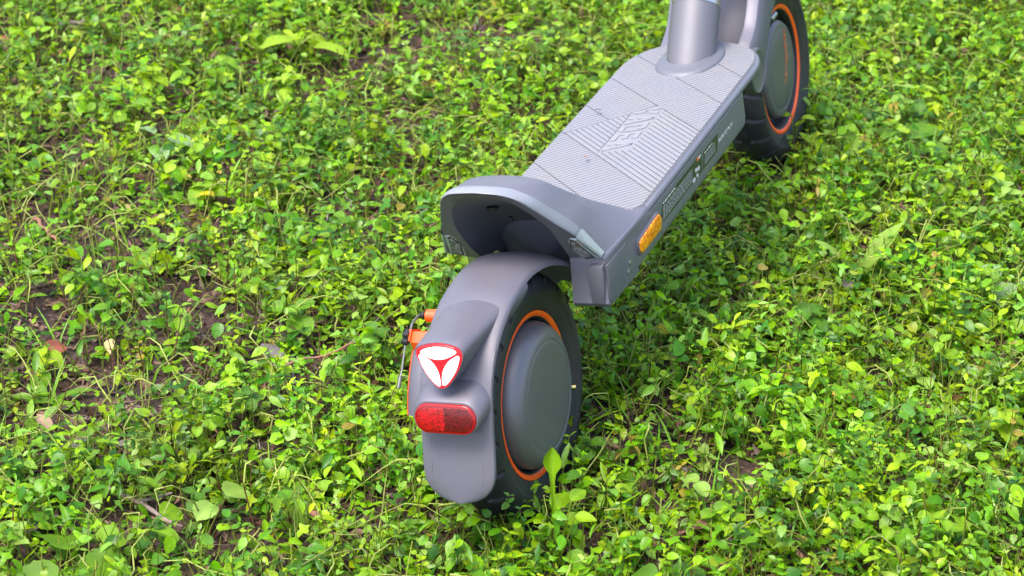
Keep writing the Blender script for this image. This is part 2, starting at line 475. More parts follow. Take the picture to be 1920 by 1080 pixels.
gE = [[(0, 0), (.26, 0), (.26, 1), (0, 1)], [(.25, 0), (1, 0), (1, .2), (.25, .2)], [(.25, .4), (.9, .4), (.9, .6), (.25, .6)], [(.25, .8), (1, .8), (1, 1), (.25, 1)]]
for g, x0, x1 in ((gY, .4545, .4325), (gA, .4310, .4090), (gD, .4060, .3865), (gE, .3815, .3630), (gA, .3575, .3350)):
    letter(g, x0, x1)

# --- kicktail hood at the rear of the deck
Bc = [(-.0222, 0, .3506), (-.0215, .02, .3492), (-.0167, .03, .3452), (-.0090, .04, .3370), (.0055, .05, .3203), (.022, .06, .3002), (.039, .07, .2806), (.0665, .083, .2456)]
Tc = [(-.0040, 0, .3503), (-.0020, .02, .3484), (.0030, .03, .3444), (.0066, .04, .3385), (.0120, .0495, .3300), (.029, .0600, .3100), (.045, .0700, .2905), (.0715, .0840, .2465)]
Mc = [(.0535, 0, .3366), (.0525, .02, .3360), (.0505, .03, .3350), (.0540, .04, .3310), (.0770, .05, .3110), (.105, .0585, .2895), (.133, .066, .2690), (.140, .0855, .2432)]
Ec = [(.176, 0, .2414), (.1762, .02, .2414), (.1765, .03, .2414), (.177, .04, .2414), (.178, .05, .2413), (.1795, .06, .2412), (.182, .070, .2411), (.197, .0830, .2408)]
Cc = [(.001, 0, .3345), (.001, .02, .3335), (.0005, .03, .3300), (.0095, .04, .3170), (.027, .0485, .2950), (.041, .0505, .2755), (.058, .0500, .2540), (.0765, .0480, .2340)]
def half_rows(C, n=22):
    h = spline(C, n); m = h[1:][::-1].copy(); m[:, 1] *= -1
    return np.vstack([m, h])               # from -y to +y
def mix(a, b, t): return a * (1 - t) + b * t
rB, rT, rM, rE, rC = map(half_rows, (Bc, Tc, Mc, Ec, Cc))
# rows between ridge and deck sag a little, the lip has rounded edges
lip_mid = mix(rB, rT, .5) + np.array([0, 0, .0012])
lip_rows = [rB + np.array([.0006, 0, .0006]), mix(rB, rT, .06) + np.array([0, 0, .0014]), lip_mid + np.array([0, 0, .0004]), mix(rB, rT, .94) + np.array([0, 0, .0012]), rT + np.array([0, 0, .0002])]
V, F = loft(lip_rows); make('lip_strip', V, F, M['lip'], S, 40)
up = np.array([0, 0, 1.])
rows = [rC + np.array([.004, 0, -.0005]), rC, mix(rC, rB, .5), mix(rC, rB, .93), rB, mix(rB, rT, .12) - up * .0010, mix(rB, rT, .5) - up * .001, mix(rB, rT, .9) - up * .001, rT, mix(rT, rM, .08), mix(rT, rM, .3), mix(rT, rM, .65), rM]
yy = np.abs(rM[:, 1:2]) / .083
fall = np.clip(1 - yy, 0, 1)
for t in (.12, .25, .4, .55, .7, .85, .96):
    r = mix(rM, rE, t)
    bulge = np.sin(math.pi * t) * .010 * fall[:, 0] * (1 if t < .6 else .4)
    r = r + np.stack([0 * bulge, 0 * bulge, bulge], -1)
    rows.append(r)
rows.append(rE); rows.append(rE + np.array([.002, 0, -.004]))
V, F = loft(rows)
hood = make('kicktail', V, F, M['paint'], S, 32)
# the hollow under the hood
Dc = [(.112, 0, .262), (.112, .02, .261), (.112, .03, .258), (.114, .038, .252), (.118, .043, .246), (.120, .045, .240), (.124, .046, .232), (.128, .046, .220)]
rD = half_rows(Dc)
c0 = rC + np.array([.0015, 0, -.0002])
Vv, Ff = loft([c0, mix(c0, rD, .12) , mix(c0, rD, .45) + up * .004, mix(c0, rD, .8) + up * .003, rD, rD * np.array([1, .55, 1]) + np.array([.004, 0, -.02]), rD * np.array([1, 0, 1]) + np.array([.005, 0, -.04])])
make('hood_lining', Vv, Ff, M['cavity'], S, 40)
# screw recesses in the lining
for (x, y, z, r) in ((.052, .0175, .3035, .0062), (.060, .0035, .288, .0022), (.0850, -.0475, .232, .0042)):
    prism('screw_recess', [(x + r * math.cos(a), y + r * math.sin(a)) for a in np.linspace(0, 2 * math.pi, 14, endpoint=False)], 'xy', z - .002, z + .001, M['black'], S)
for sgn in (-1, 1):
    top_ = np.array([rB[0 if sgn < 0 else -1]] + [r[0 if sgn < 0 else -1] for r in (rT, mix(rT, rM, .5), rM, mix(rM, rE, .25), mix(rM, rE, .5), mix(rM, rE, .75), rE)])
    top_[:, 1] = sgn * np.abs(top_[:, 1])
    rws = [top_]
    for dy, dz in ((.0012, -.0008), (.0022, -.0024), (.0026, -.0050)):
        r = top_.copy(); r[:, 1] = sgn * np.minimum(np.abs(top_[:, 1]) + dy, .0870); r[:, 2] += dz; rws.append(r)
    r = rws[-1].copy(); r[:, 2] = .232 if sgn < 0 else np.where(r[:, 0] < .115, r[:, 2] - .001, .232); r[:, 1] = sgn * .0868; rws.append(r)
    V, F = loft(rws); make('hood_side', V, F, M['paint'], S, 60)
# side skirts / legs either side of the wheel
for sgn in (-1, 1):
    o_in = .0485
    front = .150
    # outer side from hood edge down to chassis bottom
    if sgn < 0:
        prof = [(.0690, .2440), (.0605, .197), (.0640, .1925), (.150, .1890), (.150, .2425), (.110, .2430)]
    else:
        prof = [(.1120, .2420), (.1150, .200), (.1200, .1925), (.150, .1890), (.150, .2425)]
    ya, yb = sgn * o_in, sgn * .0864
    prism('rear_leg', prof, 'xz', ya, yb, M['paint'] if sgn < 0 else M['bright_metal'], S, bev=.0022, sharp=30)
    if sgn < 0:
        # raised triangular facet on the side
        prism('side_facet', [(.0645, .2365), (.122, .2350), (.108, .2040), (.1065, .1980), (.0670, .1945), (.0620, .203), (.0655, .226)], 'xz', sgn * .0855, sgn * .0878, M['plastic'], S, bev=.0009)
        # dark corner block seen from behind
        prism('corner_block', [(sgn * .0705, .2375), (sgn * .0850, .2380), (sgn * .0850, .2260), (sgn * .0825, .1975), (sgn * .0690, .1968), (sgn * .0675, .2280)], 'yz', .075, .0590, M['cavity'], S, bev=.0015)
    for (x, z) in ((.1265, .2105), (.1195, .2035)):
        V, F = lathe_data([(.0001, 0), (.0021, 0), (.0026, .0005), (.0026, .003)], 14, (0, 0, 0))
        V = [(x + v[0], sgn * (.0875 - v[1]), z + v[2]) for v in V]
        make('screw', V, F, M['steel'], S)
    # corner position lamp: clear strip continuing the lip, window with a dark bowl on the rear face
    Bs, Ts = spline(Bc, 80), spline(Tc, 80)
    sel = [i for i in range(80) if Bs[i][1] >= .0705][::2]
    if sel[-1] != 79: sel.append(79)
    rws = []
    for dx, dy, dz, t in ((.0012, .0004, -.001, 1.), (0, .0008, .0016, 1.), (-.001, .0012, .0024, .55), (-.0016, .0012, .0016, .06), (-.0010, .0002, -.0010, 0), (.0026, -.002, -.0018, 0)):
        rws.append([(mix(Bs[i], Ts[i], t)[0] + dx, sgn * (mix(Bs[i], Ts[i], t)[1] + dy), mix(Bs[i], Ts[i], t)[2] + dz) for i in sel])
    V, F = loft(rws)
    lamp = make('corner_lamp', V, F, M['clear_frame'], S, 40)
    win = [(.0458, -.0587, .2724), (.0413, -.0640, .2779), (.0426, -.0700, .2760), (.0643, -.0778, .2485), (.0680, -.0815, .2437), (.0703, -.0625, .2414), (.0519, -.0561, .2647)]
    inn = [(.0443, -.0637, .2741), (.0460, -.0668, .2716), (.0655, -.0752, .2470), (.0676, -.0653, .2447), (.0529, -.0592, .2634)]
    nv = Vector(win[1]) - Vector(win[5]); nv = nv.cross(Vector(win[4]) - Vector(win[6])).normalized()
    if nv.x > 0: nv = -nv
    def slab(P, d0, d1):
        n_ = len(P); a_ = [np.array(p) + np.array(nv) * d0 for p in P]; c_ = np.mean(a_, axis=0)
        b_ = [c_ + (np.array(p) - c_) * .94 + np.array(nv) * (d1 - d0) for p in a_]
        V = [(v[0], -sgn * v[1], v[2]) for v in a_ + b_]
        return V, [tuple(range(n_)), tuple(range(n_, 2 * n_))] + [(i, (i + 1) % n_, n_ + (i + 1) % n_, n_ + i) for i in range(n_)]
    V, F = slab(win, -.001, .0012); make('lamp_frame', V, F, M['clear_frame'], lamp, 40)
    ip = [np.array(p) for p in inn]; c_ = sum(ip) / 5; big = [c_ + (p - c_) * 1.16 for p in ip]
    V, F = slab(big, .0008, .0016); make('lamp_bowl', V, F, M['black'], lamp, 20)
    V, F = slab(inn, .0012, .0020); make('lamp_bowl', V, F, M['lamp_inside'], lamp, 20)

# --- amber side reflectors, labels, print
for sgn in (-1, 1):
    ref = [(.1520, .2180), (.1570, .2212), (.2095, .2240), (.2150, .2222), (.2195, .2155), (.2150, .2087), (.2100, .2068), (.1610, .2068), (.1540, .2092)]
    ref = spline(ref, 40, True)
    prism('reflector_bezel', offset_poly(ref, -.0022), 'xz', sgn * .085, sgn * .0885, M['plastic'], S, bev=.0012)
    prism('amber_reflector', ref, 'xz', sgn * .0878, sgn * .0900, M['amber'], S, bev=.001)
def shift(P): return [(x + .0047, z - .0024) for x, z in P]
def on_side(name, P, d, mat, parent): return prism(name, shift(P), 'xz', -SY + .0001, -SY - d, mat, parent)
lab = on_side('rating_label', [(.2235, .2200), (.2300, .2292), (.3640, .2290), (.3580, .2088), (.2956, .2096), (.2737, .2088), (.2290, .2094), (.2240, .2140)], .0003, M['label'], S)
lab2 = on_side('warning_label', [(.3690, .2270), (.4210, .2270), (.4140, .2090), (.3610, .2090)], .0003, M['label'], S)
def print_rows(parent, x0, x1, z0, z1, n, mat, h=.5, word=.012, seed=1, shear=.30):
    r = random.Random(seed); vf = []; x0 += .0047; x1 += .0047; z0 -= .0024; z1 -= .0024
    for i in range(n):
        z = z1 - (i + .5) * (z1 - z0) / n; hh = (z1 - z0) / n * h * .5
        x = x0
        while x < x1:
            w = r.uniform(.35, 1.1) * word
            xe = min(x + w, x1)
            sh = lambda zz: (zz - z0) * shear
            vf.append(prism_data([(x + sh(z - hh), z - hh), (xe + sh(z - hh), z - hh), (xe + sh(z + hh), z + hh), (x + sh(z + hh), z + hh)], 'xz', -SY - .0002, -SY - .0005))
            x = xe + word * .16
    V, F = join(*vf)
    return make('fine_print', V, F, mat, parent, 0)
print_rows(lab, .231, .272, .2268, .2284, 1, M['print_white'], .8, .010, 1)
print_rows(lab, .2262, .322, .2112, .2248, 8, M['print'], .55, .009, 2, .35)
print_rows(lab, .298, .326, .2150, .2245, 6, M['print'], .5, .008, 3, .35)
for x, z, w in ((.3480, .2168, .008), (.3400, .2180, .006), (.3420, .2112, .006), (.3300, .2108, .009)):
    on_side('symbol', rounded_rect(w, .0042, .0015, 4, x, z), .0005, M['print_white'], lab)
on_side('flag_mark', [(.346, .2258), (.351, .2258), (.3525, .2282), (.3475, .2282)], .0006, M['print_orange'], lab)
on_side('flag_mark', [(.352, .2258), (.358, .2258), (.3595, .2282), (.3535, .2282)], .0006, M['print_white'], lab)
print_rows(lab2, .372, .400, .2232, .2246, 1, M['print_white'], .8, .012, 4)
print_rows(lab2, .369, .407, .2115, .2215, 7, M['print'], .45, .006, 5, .3)
# one row of small white characters ahead of the labels
def row_of_marks(parent, x0, x1, z, h, mat, seed):
    r = random.Random(seed); vf = []; x = x0
    while x < x1 - .003:
        w = r.choice((.0030, .0034, .0038)); bar = .0007
        parts = r.choice(([(0, 0, bar, h), (0, 0, w, bar), (0, h - bar, w, bar)], [(0, 0, bar, h), (w - bar, 0, bar, h), (0, h - bar, w, bar)], [(0, 0, bar, h), (w - bar, 0, bar, h), (0, h / 2, w, bar)], [(0, h - bar, w, bar), (w / 2, 0, bar, h)], [(0, 0, bar, h), (0, 0, w, bar)]))
        for a, b, ww, hh in parts:
            vf.append(prism_data([(x + a, z + b), (x + a + ww, z + b), (x + a + ww, z + b + hh), (x + a, z + b + hh)], 'xz', -SY + .0001, -SY - .0003))
        x += w + .0011
    V, F = join(*vf); return make('side_lettering', V, F, mat, parent, 0)
row_of_marks(S, .4272, .4782, .2120, .0042, M['print_white'], 8)

# --- neck tube, weld collar
ax = np.array([.62, 0, .78]); ax /= np.linalg.norm(ax)
base = np.array([.603, 0, .243])
def ellipse_ring(c, u, v, a, b, n=40, p=1.0):
    out = []
    for t in np.linspace(0, 2 * math.pi, n, endpoint=False):
        ct, st = math.cos(t), math.sin(t)
        out.append(c + a * math.copysign(abs(ct) ** p, ct) * u + b * math.copysign(abs(st) ** p, st) * v)
    return out
ux = np.array([1., 0, 0]); uy = np.array([0, 1., 0]); un_ = np.cross(uy, ax)
un_ /= np.linalg.norm(un_)
def neck_ring(h, r=.029, k=1.0):
    c = base + ax * h
    if h <= 0: return ellipse_ring(base, ux, uy, r / ax[2] * .96, r)
    return ellipse_ring(c, un_, uy, r * k, r * k)
nr = [neck_ring(0.0)]
hs = (.040, .05, .058, .0645)
for h in hs: nr.append(neck_ring(h, .029))
V, F = loft(nr, True, True, True)
neck = make('neck_tube', V, F, M['tube'], S, 30)
V, F = loft([neck_ring(.0648, .0280), neck_ring(.0655, .0289), neck_ring(.072, .0291), neck_ring(.28, .0291), neck_ring(.281, .028)], True, True, True)
make('head_tube', V, F, M['bright_metal'], S, 30)
wr = []
for z, g in ((.2416, .0135), (.2445, .0135), (.2465, .0115), (.2475, .007), (.2490, .002), (.2510, -.0012)):
    wr.append(ellipse_ring(np.array([.601 + (z - .2416) * .6, 0, z]), ux, uy, .0395 + g, .0232 + g * .85 + .004, 120, .9))
# bead scallops
for k, ring in enumerate(wr):
    if 2 <= k <= 4:
        for i in range(len(ring)):
            ring[i] = ring[i] + np.array([0, 0, .00018 * math.sin(i * 2 * math.pi / 4)])
V, F = loft(wr, True, False, False)
make('weld_collar', V, F, M['weld'], S, 50)

# --- rear fender
Ep = [(.110, .188, .052), (.098, .206, .051), (.078, .2260, .0475), (.045, .2455, .041), (.012, .2535, .0375), (-.017, .2545, .037), (-.056, .2480, .037), (-.0930, .2300, .037), (-.1165, .2060, .037), (-.1290, .1760, .037), (-.1370, .1450, .037), (-.1412, .1300, .0370), (-.1440, .1190, .0364), (-.1459, .1110, .0342), (-.1471, .1050, .0308), (-.1480, .1000, .0262), (-.1487, .0960, .0202), (-.1491, .0935, .0130), (-.1493, .0925, .005)]
E_ = spline(Ep, 96)
tan = np.gradient(E_[:, [0, 1]], axis=0); tan /= np.linalg.norm(tan, axis=1)[:, None]
nrm = np.stack([-tan[:, 1], tan[:, 0]], -1)
nrm *= np.sign((nrm * (E_[:, [0, 1]] - np.array([0, .125]))).sum(1))[:, None]
A_ = np.linspace(-1, 1, 25)
outer, inner = [], []
for (x, z, w), n2, i in zip(E_, nrm, range(96)):
    flat = np.clip((i - 50) / 12, 0, 1)
    crown = .0085 * (1 - flat) + .0045 * flat
    row, rin = [], []
    for a in A_:
        yv = w * math.copysign(1 - (1 - abs(a)) ** 1.6, a) if abs(a) > 0 else 0
        hh = crown * (1 - abs(yv / w) ** 2.4) ** .75 if abs(yv) < w else 0
        hh += .0035 * (1 - flat * .3)
        if abs(a) > .999: hh = 0
        row.append((x + n2[0] * hh, yv, z + n2[1] * hh))
        hi = max(0, hh - .003)
        rin.append((x + n2[0] * hi, yv * .955, z + n2[1] * hi))
    outer.append(row); inner.append(rin)
rings = [o_ + i_[::-1] for o_, i_ in zip(outer, inner)]
V, F = loft(rings, True, True, True)
fender = make('rear_fender', V, F, M['plastic'], S, 50)
# thin seam line on the flap: inset panel a hair proud of the flap
def flap_x(z):
    i = np.argmin(abs(E_[50:, 1] - z)) + 50
    return E_[i, 0] + nrm[i, 0] * .0079
def flap_pt(y, z):
    i = np.argmin(abs(E_[50:, 1] - z)) + 50; w = E_[i, 2]; u_ = min(1, abs(y) / w)
    hh = .0045 * (1 - u_ ** 2.4) ** .75 + .0035 * .7
    return (E_[i, 0] + nrm[i, 0] * hh - .0001, y, z)
seam = [flap_pt(y_, z_) for y_, z_ in [(-.0240, .112), (-.0262, .120), (-.0262, .13), (-.0262, .14), (-.0262, .15), (-.0262, .160), (-.0245, .163), (0, .163), (.0245, .163), (.0262, .160), (.0262, .15), (.0262, .14), (.0262, .13), (.0262, .120), (.0240, .112)]]
V, F = tube_data(spline(seam, 60), .00035, 5); make('seam', V, F, M['cavity'], fender, 0)

# --- tail lamp on its raised housing
plate = [(.0213, .2484), (.0176, .2520), (.0086, .2549), (-.0020, .2561), (-.0127, .2550), (-.0210, .2518), (-.0238, .2472), (-.0230, .2412), (-.0179, .2305), (-.0111, .2208), (-.0048, .2145), (0.0003, .2129), (.0052, .2147), (.0129, .2242), (.0185, .2366), (.0212, .2436)]
plate = spline(plate, 48, True)
def tilt(a, b, c): return (-.1462 - (b - .2345) * -.10 - c, a, b)      # plate plane leans with the fender
pc = np.array([-.001, .2385])
def pring(scale, dx, dz, sy=1.0):
    return [(tilt(*(pc + (p - pc) * scale), 0)[0] + dx, (pc[0] + (p[0] - pc[0]) * scale * sy), pc[1] + (p[1] - pc[1]) * scale + dz) for p in plate]
hr = [pring(.95, .001, 0), pring(1.06, .0002, .0), pring(1.10, .0035, .0003), pring(1.13, .010, .0004), pring(1.14, .026, .0000, 1.02), pring(1.14, .046, -.0002, 1.06), pring(1.14, .066, .0002, 1.12), pring(1.15, .086, .0004, 1.22), pring(1.16, .104, .0010, 1.30), pring(1.16, .118, .0030, 1.36), pring(1.14, .132, .0044, 1.40)]
V, F = loft(hr, True, True, True)
make('lamp_housing', V, F, M['plastic'], fender, 45)
tl = make('tail_lamp', *prism_data(plate, tilt, -.003, .0016, bev=.001), M['lamp_red'], S, 40)
petT = [(.0177, .2479), (.0117, .2521), (.001, .2543), (-.0093, .254), (-.0166, .2521), (-.0203, .249), (-.014, .2448), (-.0058, .2417), (.0021, .2411), (.0095, .243)]
petL = [(.0194, .2455), (.0149, .2453), (.0074, .2404), (.0022, .2334), (0, .2242), (.0003, .2149), (.0052, .2166), (.0121, .2249), (.0173, .236)]
petR = [(-.0217, .2467), (-.0217, .2412), (-.0174, .2311), (-.0105, .2215), (-.0044, .2158), (-.0011, .217), (-.0021, .227), (-.0059, .2351), (-.0123, .242)]
for P in (petT, petL, petR):
    V, F = prism_data(offset_poly(spline(P, 30, True), .0006), tilt, .0010, .0024, bev=.0005)
    make('lit_segment', V, F, M['lamp_glow'], tl, 40)

# --- red rear reflector in its moulded surround
def stad(w, h, cy, cz, n=14):
    r = h / 2; pts = []
    for s, a0 in ((1, -90), (-1, 90)):
        for t in np.linspace(0, 180, n): pts.append((cy + s * (w / 2 - r) + r * math.cos(R(a0 + t)), cz + r * math.sin(R(a0 + t))))
    return pts
def rmap(a, b, c): return (-.1520 + (b - .183) * .22 - c, a, b)
sh = []
for (w, h, cz, c) in ((.0610, .0260, .1832, .0005), (.0650, .0300, .1834, .0008), (.0672, .0322, .1838, -.0010), (.0690, .0345, .1846, -.0060), (.0712, .0385, .186, -.0140), (.0720, .043, .187, -.024)):
    sh.append([rmap(a, b, c) for a, b in stad(w, h, 0.0, cz)])
V, F = loft(sh, True, True, True)
make('reflector_housing', V, F, M['plastic'], fender, 45)
V, F = prism_data(stad(.0622, .0272, 0.0, .1831), rmap, -.002, .0030, bev=.0012)
rr_ = make('rear_reflector', V, F, M['red_rim'], S, 40)
V, F = prism_data(stad(.0570, .0222, 0.0, .1831), rmap, .002, .0034, bev=.0003)
make('reflector_face', V, F, M['red_dark'], rr_, 40)
P = clip(clip([tuple(p) for p in stad(.0555, .0208, 0.0, .1831)], (1, 0), .0005), (0, 1), 0)
V, F = prism_data(P, rmap, .003, .0037, bev=.0002)
make('reflector_face', V, F, M['red_reflector'], rr_, 40)  # left half: its brighter light return is painted into the red

# --- wheels
TR, TW = .1245, .0310
def tyre_profile():
    pts = [(.0835, -.0195), (.0865, -.0215), (.0930, -.0240), (.1000, -.0258), (.1012, -.0270), (.1030, -.0268), (.1080, -.0264), (.1130, -.0245), (.1175, -.0208), (.1210, -.0150), (.1236, -.0078), (.1245, 0)]
    P = spline(pts, 26); m = P[:-1][::-1].copy(); m[:, 1] *= -1
    return np.vstack([P, m])
def tyre_mesh():
    prof = tyre_profile(); n = 600
    A = np.linspace(0, 2 * math.pi, n, endpoint=False)
    rows = []
    for r, y in prof:
        row = []
        for a in A:
            k = (a * 22 / (2 * math.pi)) % 1.0
            d = 0.
            if r > .1055:
                # paired slanted sipes from the shoulders
                ph = (k - abs(y) * 11) % 1.0
                if .005 < abs(y) < .0258 and abs(ph - .5) < .075: d = .0036
            rr = r - d
            row.append((rr * math.cos(a), y, rr * math.sin(a)))
        rows.append(row)
    return loft(rows, True)
w_tyre = []
def wheel(name, x, z, right_text):
    w = link_empty = bpy.data.objects.new(name, None); COL.objects.link(w); w.parent = S; w.location = (x, 0, z)
    if w_tyre: link('tyre', w_tyre[0], w)
    else:
        V, F = tyre_mesh(); w_tyre.append(make('tyre', V, F, M['tyre'], w, 55).data)
        me = w_tyre[0]; me.materials.append(M['black'])
        for p in me.polygons:
            rr = [math.hypot(me.vertices[i].co.x, me.vertices[i].co.z) for i in p.vertices]; yv = [me.vertices[i].co.y for i in p.vertices]
            if max(rr) - min(rr) > .0024 or False: p.material_index = 1
    # orange ring on both faces, black rim inside it
    for s in (-1, 1):
        V, F = lathe_data([(.0838, s * .0185), (.0834, s * .0204), (.0826, s * .0206), (.0784, s * .0190), (.0778, s * .0182)], 128); make('rim_ring', V, F, M['orange'], w, 50)
    V, F = lathe_data([(.0845, -.0190), (.0780, -.0185), (.0760, -.0170), (.0745, -.009), (.0735, 0), (.0745, .009), (.076, .017), (.078, .0185), (.0845, .019)], 96); make('rim', V, F, M['black'], w, 50)
    for s in (-1, 1):
        if right_text: prof = [(.0640, 0), (.0638, s * .0120), (.0630, s * .0160), (.0600, s * .0195), (.0560, s * .0208), (.0535, s * .0209), (.0528, s * .0205), (.0520, s * .0209), (.0300, s * .0214), (.0001, s * .0216)]
        else: prof = [(.0735, 0), (.0732, s * .0170), (.0725, s * .0210), (.0705, s * .0262), (.0670, s * .0305), (.0620, s * .0335), (.0575, s * .03475), (.0560, s * .03480), (.0553, s * .0344), (.0546, s * .03475), (.0500, s * .0352), (.0300, s * .0356), (.0001, s * .0358)]
        V, F = lathe_data(prof, 128); make('motor_cover', V, F, M['hub'], w, 28)
    # valve
    if right_text: return w
    a = math.atan2(-.035, .083)
    p0 = np.array([.080 * math.cos(a), -.012, .080 * math.sin(a)]); p1 = p0 + np.array([.0085 * math.cos(a), -.0145, .0085 * math.sin(a)])
    V, F = tube_data([p0, mix(p0, p1, .7), p1, p1 + (p1 - p0) * .01], [.0030, .0034, .0036, .0020], 12); make('valve', V, F, M['brass'], w, 50)
    return w
rear_w = wheel('rear_wheel', 0, .125, False)
front_w = wheel('front_wheel', .8756, .1250, True)
# orange lettering on the front motor cover: a column of small strokes too worn to read
fc = [c for c in front_w.children if c.name.startswith('motor_cover')][0]
vf = []; r_ = random.Random(3); z = .044
while z > -.022:
    w = r_.uniform(.0035, .006)
    x0_ = .0185 + .012 * min(0, (z - .008) / .03) + .003 * z / .04
    for a, b, ww, hh in ((0, 0, .0062, .0012), (0, 0, .0014, w), (.0048, 0, .0014, w * r_.choice((.5, 1)))):
        vf.append(prism_data([(x0_ + a, z - b), (x0_ + a + ww, z - b), (x0_ + a + ww, z - b - hh), (x0_ + a, z - b - hh)], 'xz', -.0204, -.0219))
    z -= w + .0016
V, F = join(*vf); make('hub_lettering', V, F, M['print_orange'], fc, 0)
# front rim: bright valve block seen above the hub
V, F = tube_data([(-.010, -.015, .0705), (.012, -.015, .0705)], .0046, 12); make('rim_clamp', V, F, M['steel'], front_w, 40)

# left side guard of the rear wheel with orange edge
V, F = lathe_data([(.1265, .0375), (.1265, .048), (.1245, .055), (.1210, .0595), (.113, .062), (.06, .063)], 60, (0, 0, .125), R(126), R(162)); make('side_guard', V, F, M['plastic'], S, 40)
V, F = lathe_data([(.1213, .0592), (.1216, .0597), (.1212, .0601), (.1204, .0603)], 60, (0, 0, .125), R(126), R(162)); make('guard_edge', V, F, M['orange'], S, 40)

# rear brake caliper and cable on the left
prism('brake_caliper', [(-.085, .2240), (-.0765, .2315), (-.050, .2185), (-.052, .206), (-.068, .202), (-.081, .207)], 'xz', .040, .0600, M['orange_red'], S, bev=.002, bev0=.001)
cal = [c for c in S.children if c.name.startswith('brake_caliper')][0]
prism('caliper_plate', [(-.0865, .2262), (-.0768, .2338), (-.0585, .2245), (-.070, .2165)], 'xz', .0595, .0625, M['orange_red'], cal, bev=.001)
V, F = lathe_data([(.0001, .012), (.0052, .012), (.0062, .0110), (.0062, 0)], 24); V = [(-.0455 + v[0], .046 + v[1], .2325 + v[2]) for v in V]; make('cable_stop', V, F, M['orange_red'], cal)
V, F = lathe_data([(.0001, .003), (.0036, .003), (.004, .002), (.004, 0)], 18); V = [(-.0455 + v[0], .0598 + v[1], .2325 + v[2]) for v in V]; make('stop_bush', V, F, M['black'], cal)
prism('barrel_adjuster', rounded_rect(.0105, .0052, .0015, 4, -.0795, .2303), 'xz', .061, .0670, M['black'], cal, bev=.001)
prism('barrel_adjuster', rounded_rect(.008, .0052, .0015, 4, -.0855, .2255), 'xz', .0605, .067, M['black'], cal, bev=.001)
cb = spline([(-.044, .064, .2322), (-.051, .064, .2345), (-.0659, .063, .2350), (-.0735, .0625, .2318)], 24)
V, F = tube_data(cb, .0013, 8); make('brake_cable', V, F, M['cable'], S)
cb = spline([(-.0831, .064, .2267), (-.0936, .063, .2172), (-.1059, .062, .2057), (-.1113, .062, .2006)], 20)
V, F = tube_data(cb, .0009, 8); make('brake_cable', V, F, M['cable'], S)
V, F = tube_data([(-.1108, .062, .2010), (-.1113, .062, .2006), (-.1114, .062, .2005), (-.1190, .062, .1930)], [.0024, .0024, .0018, .0016], 10); make('cable_end', V, F, M['cable'], S)
# swing arm stub and kickstand on the left, mostly behind the fender
prism('swing_arm', [(.20, .215), (.20, .192), (.02, .112), (-.015, .112), (-.015, .138), (.02, .142)], 'xz', .041, .051, M['paint'], S, bev=.002, bev0=.002)
V, F = tube_data([(.262, .070, .195), (.262, .082, .160), (.256, .140, .075), (.250, .172, .034)], [.010, .009, .0085, .0085], 16); ks = make('kickstand', V, F, M['bright_metal'], S)
V, F = tube_data([(.235, .172, .030), (.265, .174, .030)], .011, 16); make('foot', V, F, M['black'], ks)

# --- front fork, pivot, fender
fork = [(.628, .212), (.632, .198), (.645, .1865), (.664, .1815), (.684, .1860), (.702, .1945), (.7145, .2030), (.7310, .2230), (.7500, .2390), (.7700, .2520), (.8200, .310), (.8500, .42), (.80, .43), (.745, .335), (.690, .262), (.650, .240)]
fork = spline(fork, 60, True)
for s in (-1, 1):
    prism('fork_leg', fork, 'xz', s * .040, s * .0590, M['paint'], S, bev=.010, bev0=.003)
    V, F = lathe_data([(.0001, .0640), (.0060, .0640), (.0065, .0634), (.0235, .0634), (.0252, .0642), (.0268, .0636), (.0276, .0615), (.0276, .050)], 64)
    V = [(.6560 + v[0], s * v[1], .2085 + v[2]) for v in V]
    make('pivot_cover', V, F, M['hub'], S, 35)
    prism('fork_arm', [(.655, .222), (.645, .195), (.86, .108), (.892, .112), (.892, .138), (.866, .146)], 'xz', s * .0375, s * .0415, M['black'], S, bev=.001) if s > 0 else None
rows = []
for a in np.linspace(R(50), R(152), 40):
    row = []
    for b in np.linspace(-1, 1, 17):
        rr = .1335 + .009 * (1 - abs(b) ** 2.3)
        row.append((.8756 + rr * math.cos(a), .0375 * b, .125 + rr * math.sin(a)))
    row_i = [((p[0] - .8756) * .98 + .8756, p[1] * .95, (p[2] - .125) * .98 + .125) for p in row]
    rows.append(row + row_i[::-1])
V, F = loft(rows, True, True, True); make('front_fender', V, F, M['paint'], S, 50)
# steering column above the head tube
V, F = tube_data([(.775, 0, .45), (.735, 0, .62), (.66, 0, .95)], [.024, .023, .021], 24); make('steering_column', V, F, M['tube'], S)
prism('fork_crown', [(.80, .41), (.85, .41), (.84, .455), (.755, .465), (.75, .43)], 'xz', -.059, .059, M['paint'], S, bev=.004, bev0=.004)

# ------------------------------------------------------------------ weeds, grass and litter
def leaf_template(outline, fold=.12, droop=.15, mid=4):
    """half outline (u along, v half width); gives verts and faces of one folded, bent leaf"""
    V = []; F = []
    n = len(outline)
    for u, v in outline:
        z0 = -droop * u * u
        V += [(u, v, z0 + fold * v), (u, 0, z0), (u, -v, z0 + fold * v)]
    for i in range(n - 1):
        a = 3 * i; b = a + 3
        F += [(a, a + 1, b + 1, b), (a + 1, a + 2, b + 2, b + 1)]
    return np.array(V), F
OVATE = [(0, .03), (.20, .22), (.55, .27), (1, .01)]
ROUND = [(0, .05), (.14, .38), (.66, .44), (1, .05)]
ROUND6 = [(0, .05), (.07, .30), (.26, .45), (.55, .46), (.80, .33), (.95, .13), (1, .03)]
TOOTH6 = [(0, .03), (.08, .28), (.20, .34), (.25, .43), (.42, .38), (.48, .45), (.66, .33), (.71, .37), (.90, .14), (1, .01)]
OVATE6 = [(0, .02), (.10, .19), (.28, .33), (.52, .34), (.76, .21), (1, .01)]
